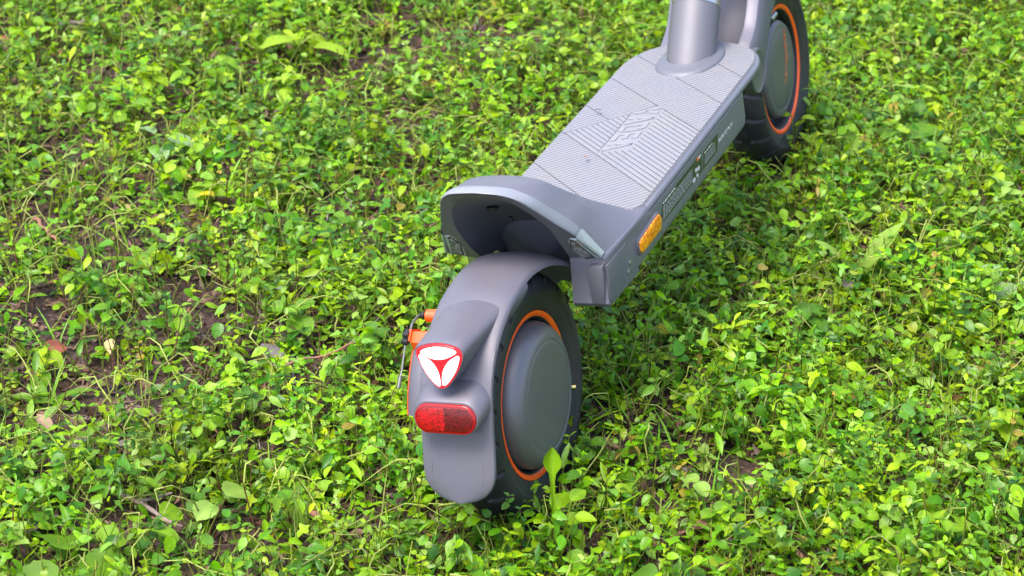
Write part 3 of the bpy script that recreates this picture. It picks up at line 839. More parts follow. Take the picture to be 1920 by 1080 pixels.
TOOTH = [(0, .03), (.12, .30), (.26, .43), (.46, .36), (.56, .42), (.78, .25), (1, .01)]
TRILOBE = [(0, .03), (.16, .12), (.30, .44), (.44, .36), (.50, .17), (.76, .17), (1, .02)]
LANCE = [(0, .03), (.4, .15), (.7, .16), (1, .01)]
CHIP = [(0, .04), (.5, .17), (1, .02)]
SPOON = [(0, .03), (.3, .045), (.5, .08), (.66, .2), (.8, .25), (.92, .17), (1, .02)]
HEART = [(0, .10), (-.05, .28), (.22, .44), (.65, .31), (1, .01)]
BLADE = [(0, .024), (.35, .028), (.7, .020), (1, .003)]
T = {}
for nm, o_, f_, d_ in (('ovate', OVATE, .25, .15), ('ovate2', OVATE, -.15, .35), ('round', ROUND, .18, .12), ('round2', ROUND, -.12, .28), ('tooth', TOOTH, .22, .22), ('tooth2', TOOTH, .05, .4), ('lance', LANCE, .4, .3), ('spoon', SPOON, .3, .25), ('heart', HEART, .2, .2), ('blade', BLADE, .6, .55), ('trilobe', TRILOBE, .2, .3), ('round6', ROUND6, .16, .2), ('round7', ROUND6, -.14, .35), ('tooth6', TOOTH6, .2, .3), ('ovate6', OVATE6, .25, .3), ('ovate7', OVATE6, -.2, .45), ('chip', CHIP, .35, .25), ('chip2', CHIP, -.4, -.2)):
    T[nm] = leaf_template(o_, f_, d_)

class Bulk:
    """collects many leaves and stems into one mesh with a colour per leaf"""
    def __init__(self): self.V = []; self.F3 = []; self.n = 0; self.C = []; self.L = []
    def leaves(self, kind, pos, yaw, pitch, roll, length, width, tint):
        tv, tf = T[kind]; N = len(pos)
        if N == 0: return
        v = np.repeat(tv[None], N, 0) * np.stack([length, length * width, length], -1)[:, None]
        cr, sr = np.cos(roll)[:, None], np.sin(roll)[:, None]
        y = v[..., 1] * cr - v[..., 2] * sr; z = v[..., 1] * sr + v[..., 2] * cr; x = v[..., 0]
        cp, sp = np.cos(pitch)[:, None], np.sin(pitch)[:, None]
        x, z = x * cp - z * sp, x * sp + z * cp
        cy, sy = np.cos(yaw)[:, None], np.sin(yaw)[:, None]
        x, y = x * cy - y * sy, x * sy + y * cy
        P = np.stack([x, y, z], -1) + pos[:, None]
        self._add(P.reshape(-1, 3), np.array(tf), len(tv), N, np.repeat(tint, len(tv), 0))
    def stems(self, paths, rad, tint, sides=3):
        """paths N x K x 3"""
        N, K, _ = paths.shape
        if N == 0: return
        a = np.arange(sides) * 2 * np.pi / sides
        taper = np.linspace(1, .6, K)
        off = np.stack([np.cos(a), np.sin(a), 0 * a], -1)
        d = paths[:, -1] - paths[:, 0]
        flat = (np.abs(d[:, 2]) < .5 * np.linalg.norm(d, axis=1))
        u = np.stack([-d[:, 1], d[:, 0], 0 * d[:, 0]], -1); u /= np.linalg.norm(u, axis=1)[:, None] + 1e-9
        w = np.repeat(np.array([[0, 0, 1.]]), N, 0)
        e1 = np.where(flat[:, None], u, np.array([1., 0, 0])); e2 = np.where(flat[:, None], w, np.array([0, 1., 0]))
        ring = np.cos(a)[None, :, None] * e1[:, None] + np.sin(a)[None, :, None] * e2[:, None]
        P = paths[:, :, None] + ring[:, None] * (rad[:, None] * taper)[:, :, None, None]
        tf = [(k * sides + i, k * sides + (i + 1) % sides, (k + 1) * sides + (i + 1) % sides, (k + 1) * sides + i) for k in range(K - 1) for i in range(sides)]
        self._add(P.reshape(-1, 3), np.array(tf), K * sides, N, np.repeat(tint, K * sides, 0))
    def _add(self, P, tf, nv, N, C):
        F = (tf[None] + (np.arange(N) * nv)[:, None, None]).reshape(-1, 4) + self.n
        self.V.append(P); self.F3.append(F); self.C.append(C); self.n += len(P)
    def build(self, name, mat, parent=None):
        V = np.concatenate(self.V); F = np.concatenate(self.F3); C = np.concatenate(self.C)
        me = bpy.data.meshes.new(name)
        me.vertices.add(len(V)); me.vertices.foreach_set('co', V.astype(np.float32).ravel())
        me.loops.add(F.size); me.loops.foreach_set('vertex_index', F.astype(np.int32).ravel())
        me.polygons.add(len(F)); me.polygons.foreach_set('loop_start', np.arange(0, F.size, 4, dtype=np.int32))
        me.polygons.foreach_set('use_smooth', np.ones(len(F), bool))
        at = me.attributes.new('tint', 'FLOAT_COLOR', 'POINT')
        at.data.foreach_set('color', np.concatenate([C, np.ones((len(C), 1))], 1).astype(np.float32).ravel())
        me.update(calc_edges=True); me.validate()
        me.materials.append(mat)
        return link(name, me, parent)

# view patch on the ground (a little wider than what the photograph shows)
QUAD = np.array([(-.34, .44), (.96, 1.36), (1.72, -.22), (.05, -.55)])
def inside(p, grow):
    c = QUAD.mean(0); ok = np.ones(len(p), bool)
    for i in range(4):
        a, b = QUAD[i], QUAD[(i + 1) % 4]; e = b - a; nn = np.array([-e[1], e[0]]) / np.linalg.norm(e)
        if (c - a) @ nn < 0: nn = -nn
        ok &= ((p - a) @ nn) > -grow
    return ok
BARE = [(.344, .787, .10), (.514, .86, .06), (.672, .782, .05), (.027, .477, .08), (-.063, .527, .07), (.195, .469, .05), (.24, .528, .06), (.921, .653, .07), (1.01, .535, .09), (1.081, .464, .06), (-.177, .252, .05), (.128, -.067, .06), (.073, -.171, .05), (-.116, .125, .05), (.173, .695, .06), (.764, .944, .07), (.549, .432, .06), (.28, .65, .06), (.42, .60, .05), (-.20, .33, .05), (.10, .62, .06), (-.02, .30, .05)]
def noise2(p, s, seed):
    r = np.random.default_rng(seed); out = np.zeros(len(p))
    for k in range(6):
        a = r.uniform(0, 2 * np.pi); f = s * r.uniform(.6, 1.7); out += np.sin(f * (p[:, 0] * np.cos(a) + p[:, 1] * np.sin(a)) + r.uniform(0, 7))
    return out / 6
def density(p):
    d = 1.0 + .75 * noise2(p, 22, 3) + .35 * noise2(p, 60, 4)
    d = d + .25; d *= np.clip(.95 + .45 * (.35 - p[:, 1]), .75, 1.3)          # thinner to the left, lusher to the right
    for x, y, r in BARE: d *= 1 - .86 * np.exp(-((p[:, 0] - x) ** 2 + (p[:, 1] - y) ** 2) / (r * r))
    return np.clip(d, 0.05, 1.5) / 1.5
CONTACT = ((0.0, .006), (.8756, .006))
def free(p, r=.0):
    ok = np.ones(len(p), bool)
    for x, y in CONTACT: ok &= ~((np.abs(p[:, 0] - x) < .075 + r) & (np.abs(p[:, 1] - y) < .034 + r))
    return ok
def scatter(per_m2, lo=(-.8, -1.15), hi=(2.3, 1.9), outside=.08, use_density=True):
    A = (hi[0] - lo[0]) * (hi[1] - lo[1]); n = int(A * per_m2)
    p = rng.uniform(lo, hi, (n, 2))
    near = inside(p, .24)
    keep = np.where(near, 1.0, outside)
    if use_density: keep = keep * density(p)
    p = p[(rng.random(n) < keep) & free(p)]
    return p
G_BASE = np.array([(.125, .285, .002), (.205, .380, .003), (.070, .205, .004), (.265, .405, .004), (.190, .350, .035), (.040, .140, .005)])
def tints(n, p=None, spread=.22):
    w = np.array([.28, .24, .16, .13, .11, .08])
    k = rng.choice(len(G_BASE), n, p=w)
    c = G_BASE[k] * rng.uniform(1 - spread, 1 + spread, (n, 1)) * rng.uniform(.92, 1.08, (n, 3))
    if p is not None: c *= (1 + .30 * noise2(p, 16, 9))[:, None] * np.stack([1 + .22 * noise2(p, 24, 10), np.ones(n), 1 + .2 * noise2(p, 30, 11)], -1)
    y = rng.random(n) < .010
    c[y] = np.array([.34, .27, .03]) * rng.uniform(.7, 1.1, (y.sum(), 1))
    return c
def uni(a, b, n): return rng.uniform(a, b, n)

green = Bulk(); grass = Bulk(); litter = Bulk()

# paired-leaf creeping weeds
p = scatter(3700); n = len(p)
h = uni(.014, .062, n) * np.clip(.7 + .45 * density(p) + .35 * noise2(p, 28, 12), .4, 1.5); lean = uni(0, .034, n); la = uni(0, 6.28, n)
gz = ground_h(p[:, 0], p[:, 1])
base = np.stack([p[:, 0], p[:, 1], gz - .004], -1)
top = base + np.stack([lean * np.cos(la), lean * np.sin(la), h + .004], -1)
K = 3; tt = np.linspace(0, 1, K)
paths = base[:, None] * (1 - tt)[None, :, None] + top[:, None] * tt[None, :, None]
paths[:, 1, :2] += rng.normal(0, .003, (n, 2))
st = np.array([.17, .22, .03]) * uni(.5, 1.25, n)[:, None]; br = rng.random(n) < .25; st[br] = np.array([.12, .06, .035])
green.stems(paths, uni(.0005, .0010, n), st)
rot0 = uni(0, 6.28, n); size = uni(.0065, .0145, n)
kinds = rng.choice(['ovate', 'ovate2', 'round', 'trilobe', 'tooth', 'tooth2', 'lance'], n, p=[.30, .22, .05, .10, .10, .07, .16])
pt = tints(n, p)
for lev in range(4):
    f = (.45, .68, .88, 1.0)[lev]
    for side in (0, 1):
        q_ = rng.random(n) < (.75, .85, .97, .98)[lev]
        for kd in T:
            m_ = q_ & (kinds == kd); c = int(m_.sum())
            if not c: continue
            pos = base[m_] + (top[m_] - base[m_]) * f
            yaw = rot0[m_] + lev * 1.57 + side * 3.14 + rng.normal(0, .35, c)
            ln = size[m_] * (1.0, 1.1, .95, .62)[lev] * uni(.75, 1.25, c) * (1.5 if kd == 'lance' else 1.0)
            green.leaves(kd, pos, yaw, uni(-.5, .6, c) + (.3 if lev == 3 else 0), rng.normal(0, .45, c), ln, uni(.85, 1.15, c), pt[m_] * uni(.82, 1.18, c)[:, None])

# single leaves on long stalks
p = scatter(880); n = len(p)
for j in range(4):
    c = n; a = uni(0, 6.28, c); r = uni(.006, .034, c); hh = uni(.018, .070, c)
    gz = ground_h(p[:, 0], p[:, 1]); base = np.stack([p[:, 0], p[:, 1], gz - .003], -1)
    top = base + np.stack([r * np.cos(a), r * np.sin(a), hh], -1)
    paths = base[:, None] * (1 - tt)[None, :, None] + top[:, None] * tt[None, :, None]
    paths[:, 1, 2] += hh * .13
    green.stems(paths, uni(.00045, .0009, c), np.array([.16, .23, .03]) * uni(.6, 1.3, c)[:, None])
    tn = tints(c, p); kk = rng.choice(['round6', 'trilobe', 'tooth6', 'ovate6', 'ovate7', 'lance'], c, p=[.05, .20, .25, .20, .15, .15])
    ln = uni(.009, .019, c) * np.where(kk == 'lance', 1.6, np.where(kk == 'trilobe', 1.2, 1.0))
    for kd in set(kk):
        m_ = kk == kd; mm = int(m_.sum())
        green.leaves(kd, top[m_], a[m_] + rng.normal(0, .6, mm), uni(-.7, .45, mm), rng.normal(0, .45, mm), ln[m_], uni(.65, 1.0, mm), tn[m_])

# small low seedlings that close the carpet
p = scatter(5200, outside=.06); n = len(p)
a = uni(0, 6.28, n); kk = rng.choice(['ovate', 'round', 'round2', 'ovate2'], n); tn = tints(n, p)
base = np.stack([p[:, 0], p[:, 1], ground_h(p[:, 0], p[:, 1]) + uni(.003, .018, n)], -1)
for j in range(2):
    for kd in set(kk):
        m_ = kk == kd; mm = int(m_.sum())
        green.leaves(kd, base[m_], a[m_] + j * 3.14 + rng.normal(0, .3, mm), uni(-.3, .5, mm), rng.normal(0, .3, mm), uni(.006, .013, mm), uni(.8, 1.15, mm), tn[m_])

# long pale runners and bare stalks
p = scatter(560, use_density=False); n = len(p)
a = uni(0, 6.28, n); ln = uni(.03, .11, n); K2 = 6; t2 = np.linspace(0, 1, K2)
rise = uni(.02, .06, n)
bx = p[:, None, 0] + (ln * np.cos(a))[:, None] * t2 + rng.normal(0, .004, (n, K2)); by = p[:, None, 1] + (ln * np.sin(a))[:, None] * t2 + rng.normal(0, .004, (n, K2))
bz = ground_h(bx, by) + .002 + rise[:, None] * np.sin(np.pi * t2 * uni(.5, 1.0, n)[:, None])
green.stems(np.stack([bx, by, bz], -1), uni(.0006, .0014, n), np.array([.34, .39, .09]) * uni(.6, 1.2, n)[:, None], 4)
# upright thin stalks
p = scatter(900, use_density=False); n = len(p)
a = uni(0, 6.28, n); hh = uni(.03, .075, n); l_ = uni(.0, .035, n)
gz = ground_h(p[:, 0], p[:, 1]); base = np.stack([p[:, 0], p[:, 1], gz - .003], -1); top = base + np.stack([l_ * np.cos(a), l_ * np.sin(a), hh], -1)
paths = base[:, None] * (1 - tt)[None, :, None] + top[:, None] * tt[None, :, None]; paths[:, 1, :2] += rng.normal(0, .004, (n, 2))
sc_ = np.array([.32, .37, .06]) * uni(.5, 1.2, n)[:, None]; br = rng.random(n) < .3; sc_[br] = np.array([.16, .085, .04])
green.stems(paths, uni(.0006, .0013, n), sc_)

# grass
p = scatter(800, use_density=False); p = p[rng.random(len(p)) < np.clip(.35 + .9 * (.3 - p[:, 1]) + .3 * p[:, 0], .2, 1)]; n = len(p)
for j in range(4):
    tn = tints(n) * np.array([1.0, 1.1, .8])
    base = np.stack([p[:, 0] + rng.normal(0, .004, n), p[:, 1] + rng.normal(0, .004, n), ground_h(p[:, 0], p[:, 1]) - .003], -1)
    grass.leaves('blade', base, uni(0, 6.28, n), uni(.6, 1.45, n), rng.normal(0, .3, n), uni(.02, .06, n), uni(.7, 1.3, n), tn)

# dead leaf litter and twiglets
p = scatter(11500, outside=.06, use_density=False); n = len(p)
LB = np.array([(.135, .060, .032), (.180, .098, .062), (.075, .031, .018), (.23, .140, .092), (.115, .074, .062), (.050, .021, .012)])
cl = LB[rng.choice(6, n)] * uni(.5, 1.05, n)[:, None]
kk = rng.choice(['chip', 'chip2'], n); z_ = ground_h(p[:, 0], p[:, 1]) + uni(.001, .010, n)
for kd in set(kk):
    m_ = kk == kd; mm = int(m_.sum())
    litter.leaves(kd, np.stack([p[m_, 0], p[m_, 1], z_[m_]], -1), uni(0, 6.28, mm), rng.normal(0, .35, mm), rng.normal(0, .8, mm), uni(.004, .020, mm), uni(.35, 1.5, mm), cl[m_])
p = scatter(1300, outside=.1, use_density=False); n = len(p); a = uni(0, 6.28, n); ln = uni(.010, .05, n)
q0 = np.stack([p[:, 0], p[:, 1], ground_h(p[:, 0], p[:, 1]) + uni(.001, .008, n)], -1)
q1 = q0 + np.stack([ln * np.cos(a), ln * np.sin(a), rng.normal(0, .004, n)], -1)
paths = q0[:, None] * (1 - tt)[None, :, None] + q1[:, None] * tt[None, :, None]; paths[:, 1] += rng.normal(0, .0018, (n, 3))
litter.stems(paths, uni(.0004, .0012, n), np.array([.12, .075, .055]) * uni(.4, 1.4, n)[:, None], 4)

o = green.build('ground_cover', M['leaf']); o['kind'] = 'stuff'
o = grass.build('grass', M['leaf']); o['kind'] = 'stuff'
o = litter.build('leaf_litter', M['litter']); o['kind'] = 'stuff'
print('TRIS', [2 * sum(len(f) for f in b.F3) for b in (green, grass, litter)])

# ------------------------------------------------------------------ single plants, fallen leaves and twigs that can be told apart
FINE = {'ovate': [(0, .02), (.08, .15), (.18, .26), (.32, .34), (.48, .35), (.64, .29), (.8, .19), (.92, .08), (1, .005)],
        'round': [(0, .03), (.05, .24), (.15, .37), (.3, .46), (.48, .48), (.66, .42), (.82, .30), (.94, .14), (1, .01)],
        'tooth': [(0, .03), (.04, .22), (.1, .30), (.16, .31), (.2, .39), (.3, .39), (.34, .45), (.46, .41), (.5, .46), (.62, .38), (.66, .41), (.78, .27), (.81, .29), (.92, .11), (1, .005)],
        'lance': [(0, .03), (.1, .045), (.25, .09), (.42, .145), (.58, .17), (.74, .16), (.87, .10), (.96, .035), (1, .004)],
        'spoon': [(0, .05), (.3, .05), (.58, .055), (.69, .09), (.77, .19), (.85, .235), (.92, .19), (.97, .10), (1, .02)],
        'long': [(0, .02), (.08, .07), (.2, .12), (.35, .15), (.5, .16), (.66, .145), (.8, .11), (.92, .05), (1, .004)]}
LEAF_TINT = {'bright': (.180, .335, .004), 'mid': (.115, .250, .004), 'deep': (.070, .175, .008), 'pale': (.25, .40, .06), 'grey': (.24, .36, .15), 'yellow': (.50, .44, .02), 'lime': (.26, .41, .006),
             'brown': (.12, .07, .05), 'tan': (.28, .18, .115), 'pink': (.34, .16, .13), 'ash': (.125, .105, .10), 'orange': (.55, .22, .04), 'red': (.20, .055, .035), 'cream': (.36, .30, .12)}
_leaf = {}
def leaf_mesh(kind, tint, fold=.22, droop=.22, wave=.02):
    key = (kind, tint, fold, droop)
    if key in _leaf: return _leaf[key]
    V, F = [], []
    r = random.Random(str(key))
    ph = r.uniform(0, 6)
    for k, (u, v) in enumerate(FINE[kind]):
        z0 = -droop * u * u
        for j, f in enumerate((1, .5, 0, -.5, -1)):
            z = z0 + fold * v * abs(f) ** 1.2 + wave * math.sin(9 * u + ph + 2 * f) * abs(f) + (0 if j != 2 else -.006)
            V.append((u, v * f, z))
    n = len(FINE[kind])
    for i in range(n - 1):
        for j in range(4):
            a = 5 * i + j; F.append((a, a + 1, a + 6, a + 5))
    me = bpy.data.meshes.new('leaf'); me.from_pydata(V, [], F)
    for p_ in me.polygons: p_.use_smooth = True
    at = me.attributes.new('tint', 'FLOAT_COLOR', 'POINT')
    base_ = np.array(LEAF_TINT[tint]); cols = []
    for u, v, z in V:
        c_ = base_ * (1.18 if abs(v) < 1e-6 else 1.0) * (1 + .10 * math.sin(7 * u + ph))
        cols += [*c_, 1]
    at.data.foreach_set('color', np.array(cols, np.float32))
    me.materials.append(M['litter'] if tint in ('brown', 'tan', 'pink', 'ash', 'red', 'cream', 'orange') else M['leaf'])
    _leaf[key] = me
    return me
def add_leaf(parent, kind, tint, loc, yaw, pitch, roll, length, width=1., fold=.22, droop=.22, name='leaf'):
    o = link(name, leaf_mesh(kind, tint, fold, droop), parent)
    o.location = loc; o.rotation_euler = (roll, -pitch, yaw); o.scale = (length, length * width, length)
    o.rotation_mode = 'XYZ'
    return o
def stem_mesh(paths, rad, col):
    b = Bulk()
    for P in paths: b.stems(np.array([spline(P, 7)]), np.array([rad]), np.array([col]), 6)
    o = b.build('stem', M['leaf']); me = o.data; bpy.data.objects.remove(o); return me
def gz_(x, y): return float(ground_h(np.array(x), np.array(y)))

def weed(name, x, y, kind, tint, n, size, height, spread, seed, pair=False, yaw0=None, width=1., fold=.22, droop=.25, pitch=(-.25, .35), stem_col=(.17, .24, .03)):
    r = random.Random(seed); z = gz_(x, y)
    root = empty(name, (x, y, z))
    paths = []
    if pair:
        top = (r.uniform(-spread, spread), r.uniform(-spread, spread), height)
        paths.append([(0, 0, -.005), (top[0] * .3, top[1] * .3, height * .5), top])
        a0 = r.uniform(0, 6.28)
        lv = max(1, n // 2)
        for k in range(lv):
            f = .5 + .5 * (k + 1) / lv
            for s_ in (0, 1):
                a = a0 + k * 1.57 + s_ * math.pi + r.uniform(-.25, .25)
                add_leaf(root, kind, tint, (top[0] * f, top[1] * f, height * f), a, r.uniform(*pitch), r.uniform(-.3, .3), size * (1.0 if k < lv - 1 else .75) * r.uniform(.85, 1.15), width, fold, droop)
    else:
        a0 = r.uniform(0, 6.28) if yaw0 is None else yaw0
        for k in range(n):
            a = a0 + k * 2 * math.pi / n + r.uniform(-.4, .4); rr = spread * r.uniform(.4, 1.0); hh = height * r.uniform(.6, 1.05)
            t_ = (rr * math.cos(a), rr * math.sin(a), hh)
            paths.append([(0, 0, -.005), (t_[0] * .35, t_[1] * .35, hh * .65), t_])
            add_leaf(root, kind, tint, t_, a + r.uniform(-.4, .4), r.uniform(*pitch), r.uniform(-.35, .35), size * r.uniform(.8, 1.2), width, fold, droop)
    link('stem', stem_mesh(paths, .0011, np.array(stem_col)), root)
    return root

def rosette(name, x, y, kind, tint, n, size, seed, pitch=(.35, .9), width=1., a0=None, droop=.35):
    r = random.Random(seed); root = empty(name, (x, y, gz_(x, y)))
    a0 = r.uniform(0, 6.28) if a0 is None else a0
    for k in range(n):
        a = a0 + k * 2 * math.pi / n + r.uniform(-.35, .35)
        add_leaf(root, kind, tint, (.004 * math.cos(a), .004 * math.sin(a), .001), a, r.uniform(*pitch), r.uniform(-.3, .3), size * r.uniform(.75, 1.15), width, .3, droop)
    return root

# plants one can point to
t = empty('spoon_leaf_weed', (-.108, -.062, gz_(-.108, -.062)))
tag(t, 'tall weed with one spoon-shaped leaf standing upright before the rear wheel hub', 'weed')
add_leaf(t, 'spoon', 'bright', (.003, .002, .050), R(40), 1.46, -.3, .082, .46, .25, .06)
add_leaf(t, 'round', 'lime', (-.012, .004, .062), R(150), .7, .2, .018, .9)
add_leaf(t, 'round', 'bright', (.012, -.006, .052), R(-50), .2, .1, .020)
add_leaf(t, 'ovate', 'bright', (.016, -.010, .075), R(-20), .25, .2, .022)
add_leaf(t, 'ovate', 'lime', (.010, -.016, .062), R(-75), .05, .2, .021)
add_leaf(t, 'round', 'mid', (-.008, -.018, .034), R(-120), -.1, .1, .020)
add_leaf(t, 'tooth', 'bright', (.020, .004, .060), R(10), .3, -.2, .026)
link('stem', stem_mesh([[(0, 0, -.004), (.001, .001, .03), (.003, .002, .056)], [(0, 0, -.004), (.006, -.004, .03), (.016, -.010, .075)], [(0, 0, -.004), (-.006, 0, .03), (-.012, .004, .062)], [(0, 0, 0), (.006, -.008, .03), (.01, -.016, .062)]], .0012, np.array([.22, .29, .03])), t)
t = weed('clover_sprig', .885, -.020, 'round', 'lime', 3, .020, .062, .012, 41, pitch=(-.1, .3))
tag(t, 'thin three-leaved yellow green sprig in front of the front wheel ring', 'weed')
t = rosette('upright_broad_weed', .575, -.19, 'long', 'pale', 3, .085, 5, (.8, 1.2), 1.25, R(200))
tag(t, 'pale upright long-leaved weed at the right beside the front half of the deck', 'weed')
t = weed('pale_leaf_weed', .569, -.359, 'ovate', 'grey', 3, .036, .050, .018, 6, width=1.2)
tag(t, 'weed with a pale greyish broad leaf by the right edge of the photo', 'weed')
t = weed('vine_weed', .337, -.326, 'ovate', 'pale', 4, .024, .045, .016, 8, pair=True, width=1.15)
tag(t, 'pale veined oval leaves on a trailing stem right of the rear wheel', 'weed')
t = weed('dark_broad_weed', .927, -.158, 'ovate', 'mid', 4, .042, .055, .026, 9, width=1.15)
tag(t, 'large mid green pointed leaves right of the front wheel', 'weed')
t = rosette('toothed_dandelion', .852, -.104, 'long', 'bright', 6, .078, 10, (.5, 1.1), 1.1)
tag(t, 'bright long-leaved rosette close to the right of the front wheel', 'weed')
t = weed('paired_leaf_weed', .018, -.166, 'round', 'pale', 2, .027, .042, .010, 12, pair=True, width=1.0, pitch=(-.1, .15))
tag(t, 'two pale round leaves side by side below the rear wheel on the right', 'weed')
t = weed('deep_green_weed', -.132, -.184, 'ovate', 'deep', 3, .034, .040, .012, 13, width=1.3)
tag(t, 'dark blue green broad leaf at the bottom edge right of centre', 'weed')
t = weed('big_dark_leaf_weed', -.300, .350, 'tooth', 'mid', 3, .050, .035, .016, 14, width=1.1)
tag(t, 'biggest green leaf in the bottom left corner of the photo', 'weed')
t = weed('toothed_leaf_weed', -.151, .277, 'tooth', 'pale', 2, .030, .050, .012, 15, width=1.1, pitch=(-.1, .15))
tag(t, 'pale yellow green toothed leaf beside the broken grey twig bottom left', 'weed')
t = weed('round_leaf_clump', -.232, .318, 'round', 'bright', 7, .023, .042, .030, 16)
tag(t, 'dense clump of bright round leaves below the grey twig', 'weed')
t = weed('turned_leaf_weed', .558, .739, 'ovate', 'grey', 3, .046, .040, .012, 17, width=.9, pitch=(-.2, .2))
tag(t, 'weed with a large greyish white underside turned up in the upper left', 'weed')
t = weed('yellowing_weed', .905, .700, 'tooth', 'lime', 4, .048, .058, .022, 18, width=1.1)
tag(t, 'large lime coloured leaf with yellow tint near the top left of centre', 'weed')
t = weed('round_single_weed', .814, .887, 'round', 'deep', 2, .028, .055, .012, 19, pitch=(.2, .5))
tag(t, 'smooth round blue green leaf standing alone in the upper left', 'weed')

def fallen(x, y, kind, tint, size, yaw, label, width=1., z=.012, pitch=.1, roll=.2, droop=.3, cat='fallen leaf', name='fallen_leaf', group=None):
    o = add_leaf(None, kind, tint, (x, y, gz_(x, y) + z), yaw, pitch, roll, size, width, .35, droop, name)
    return tag(o, label, cat, group)
fallen(-.014, -.200, 'long', 'pink', .052, R(120), 'pinkish brown dry leaf lying at the lower right', z=.022, width=1.1)
fallen(-.084, .513, 'ovate', 'tan', .024, R(60), 'curled tan leaf standing up on the bare patch at far left', z=.016, pitch=.8)
fallen(-.094, .490, 'long', 'ash', .060, R(-70), 'long grey brown leaf beside the curled tan one', z=.008)
fallen(.150, .383, 'long', 'ash', .075, R(232), 'long grey withered leaf left of the tail lamp', z=.018, width=.8)
fallen(.108, .551, 'ovate', 'cream', .018, R(200), 'small cream oval leaf in the weeds at the middle left', z=.028, pitch=-.4)
fallen(.432, .593, 'ovate', 'yellow', .028, R(90), 'bright yellow leaf left of the kicktail', z=.030, width=1.2)
fallen(.300, -.022, 'ovate', 'yellow', .032, R(-60), 'yellow leaf curling over right of the rear wheel rim', z=.030, width=.8)
fallen(.496, -.092, 'ovate', 'red', .034, R(100), 'reddish brown leaf under the right side of the deck', z=.014, width=.7)
fallen(.327, -.340, 'long', 'red', .045, R(-75), 'dark red narrow leaf beneath the pale veined oval leaves', z=.012)
fallen(.263, -.235, 'ovate', 'orange', .026, R(-80), 'small orange leaf between the weeds at the right', z=.028, width=.7)
fallen(.513, -.190, 'ovate', 'ash', .022, R(30), 'grey white curled leaf scrap right of the deck', z=.018, pitch=.5)
fallen(-.004, .099, 'tooth', 'cream', .026, R(10), 'ragged cream leaf just left of the rear fender flap', z=.012)

def twig(x0, y0, x1, y1, rad, col, label, z=.014, bend=.0022, name='twig', group=None, sideshoot=False):
    r = random.Random(int(1000 * (x0 + 3 * y1) + 5000)); L_ = math.hypot(x1 - x0, y1 - y0)
    nx, ny = -(y1 - y0) / L_, (x1 - x0) / L_
    pts = []
    for k in range(7):
        f = k / 6; o_ = r.uniform(-bend, bend)
        xx, yy_ = x0 + (x1 - x0) * f + nx * o_, y0 + (y1 - y0) * f + ny * o_
        pts.append((xx - x0, yy_ - y0, gz_(xx, yy_) + z + r.uniform(-.002, .002)))
    V, F = tube_data(spline(pts, 22), [rad * (1.1 - .5 * i / 21) * r.uniform(.85, 1.15) for i in range(22)], 8)
    if sideshoot:
        a, b = np.array(pts[3]), np.array(pts[4])
        V2, F2 = tube_data([a, a * .4 + b * .6 + np.array([nx * .012, ny * .012, .004]), b + np.array([nx * .028, ny * .028, .006])], [rad * .7, rad * .55, rad * .4], 6)
        V, F = join((V, F), (V2, F2))
    o = make(name, V, F, bark[col], None, 60); o.location = (x0, y0, 0)
    return tag(o, label, 'twig', group)
bark = {'grey': plain('grey bark', (.19, .14, .12), .85, bump=.9, bscale=500, mottle=.35), 'dark': plain('dark bark', (.035, .026, .03), .8, bump=.9, bscale=500, mottle=.4), 'red': plain('reddish bark', (.22, .10, .06), .75, bump=.8, bscale=500, mottle=.35)}
twig(-.150, .420, -.184, .300, .0030, 'grey', 'thick broken grey brown twig lying in the bottom left', sideshoot=True)
twig(-.043, -.214, -.003, -.265, .0026, 'dark', 'blackish bent twig at the lower right', z=.022)
twig(.354, .806, .297, .735, .0028, 'red', 'reddish stick on the bare soil at the left edge')
twig(.872, 1.085, .910, 1.055, .0040, 'grey', 'short thick stick near the top left corner', z=.022)
twig(-.105, .200, -.150, .146, .0042, 'red', 'flat reddish brown stick left of the rear wheel at the bottom', z=.012)
twig(.10, .33, .19, .25, .0013, 'red', 'long thin brown stalk crossing the weeds left of the reflector', z=.030)

# further weeds, leaves and twigs that look alike
def spots(n, seed, gap=.035, need=.25):
    r = np.random.default_rng(seed); out = []
    while len(out) < n:
        p_ = r.uniform((-.34, -.5), (1.55, 1.25), (1, 2))
        if not inside(p_, -.02)[0] or not free(p_, .02)[0] or density(p_)[0] < need: continue
        x, y = p_[0]
        if -.16 < x < .92 and -.03 < y < .075: continue
        if all((x - a) ** 2 + (y - b) ** 2 > gap * gap for a, b in out): out.append((x, y))
    return out
rr2 = random.Random(77)
TINTWORD = {'bright': 'bright green', 'mid': 'mid green', 'lime': 'lime green', 'pale': 'pale green', 'deep': 'dark green', 'brown': 'brown', 'ash': 'grey brown', 'red': 'reddish brown', 'grey': 'grey', 'dark': 'blackish'}
Mi = np.array(cam.matrix_world.inverted())
def photo_place(x, y):
    c = Mi @ np.array([x, y, .03, 1.]); u = .5 + 4335.45 / 1920 * c[0] / -c[2]; v = .5 - 4335.45 / 1080 * c[1] / -c[2]
    col = ('far left', 'left', 'mid-left', 'mid-right', 'right', 'far right')[min(5, max(0, int(u * 6)))]
    row = ('top', 'upper', 'lower', 'bottom')[min(3, max(0, int(v * 4)))]
    return u, v, f'{row} {col}'
pending = []
def later(o, x, y, words, cat, group): pending.append((o, x, y, words, cat, group))
def height_word(v, lo, hi): return 'low' if v < lo else ('tall' if v > hi else 'middling')
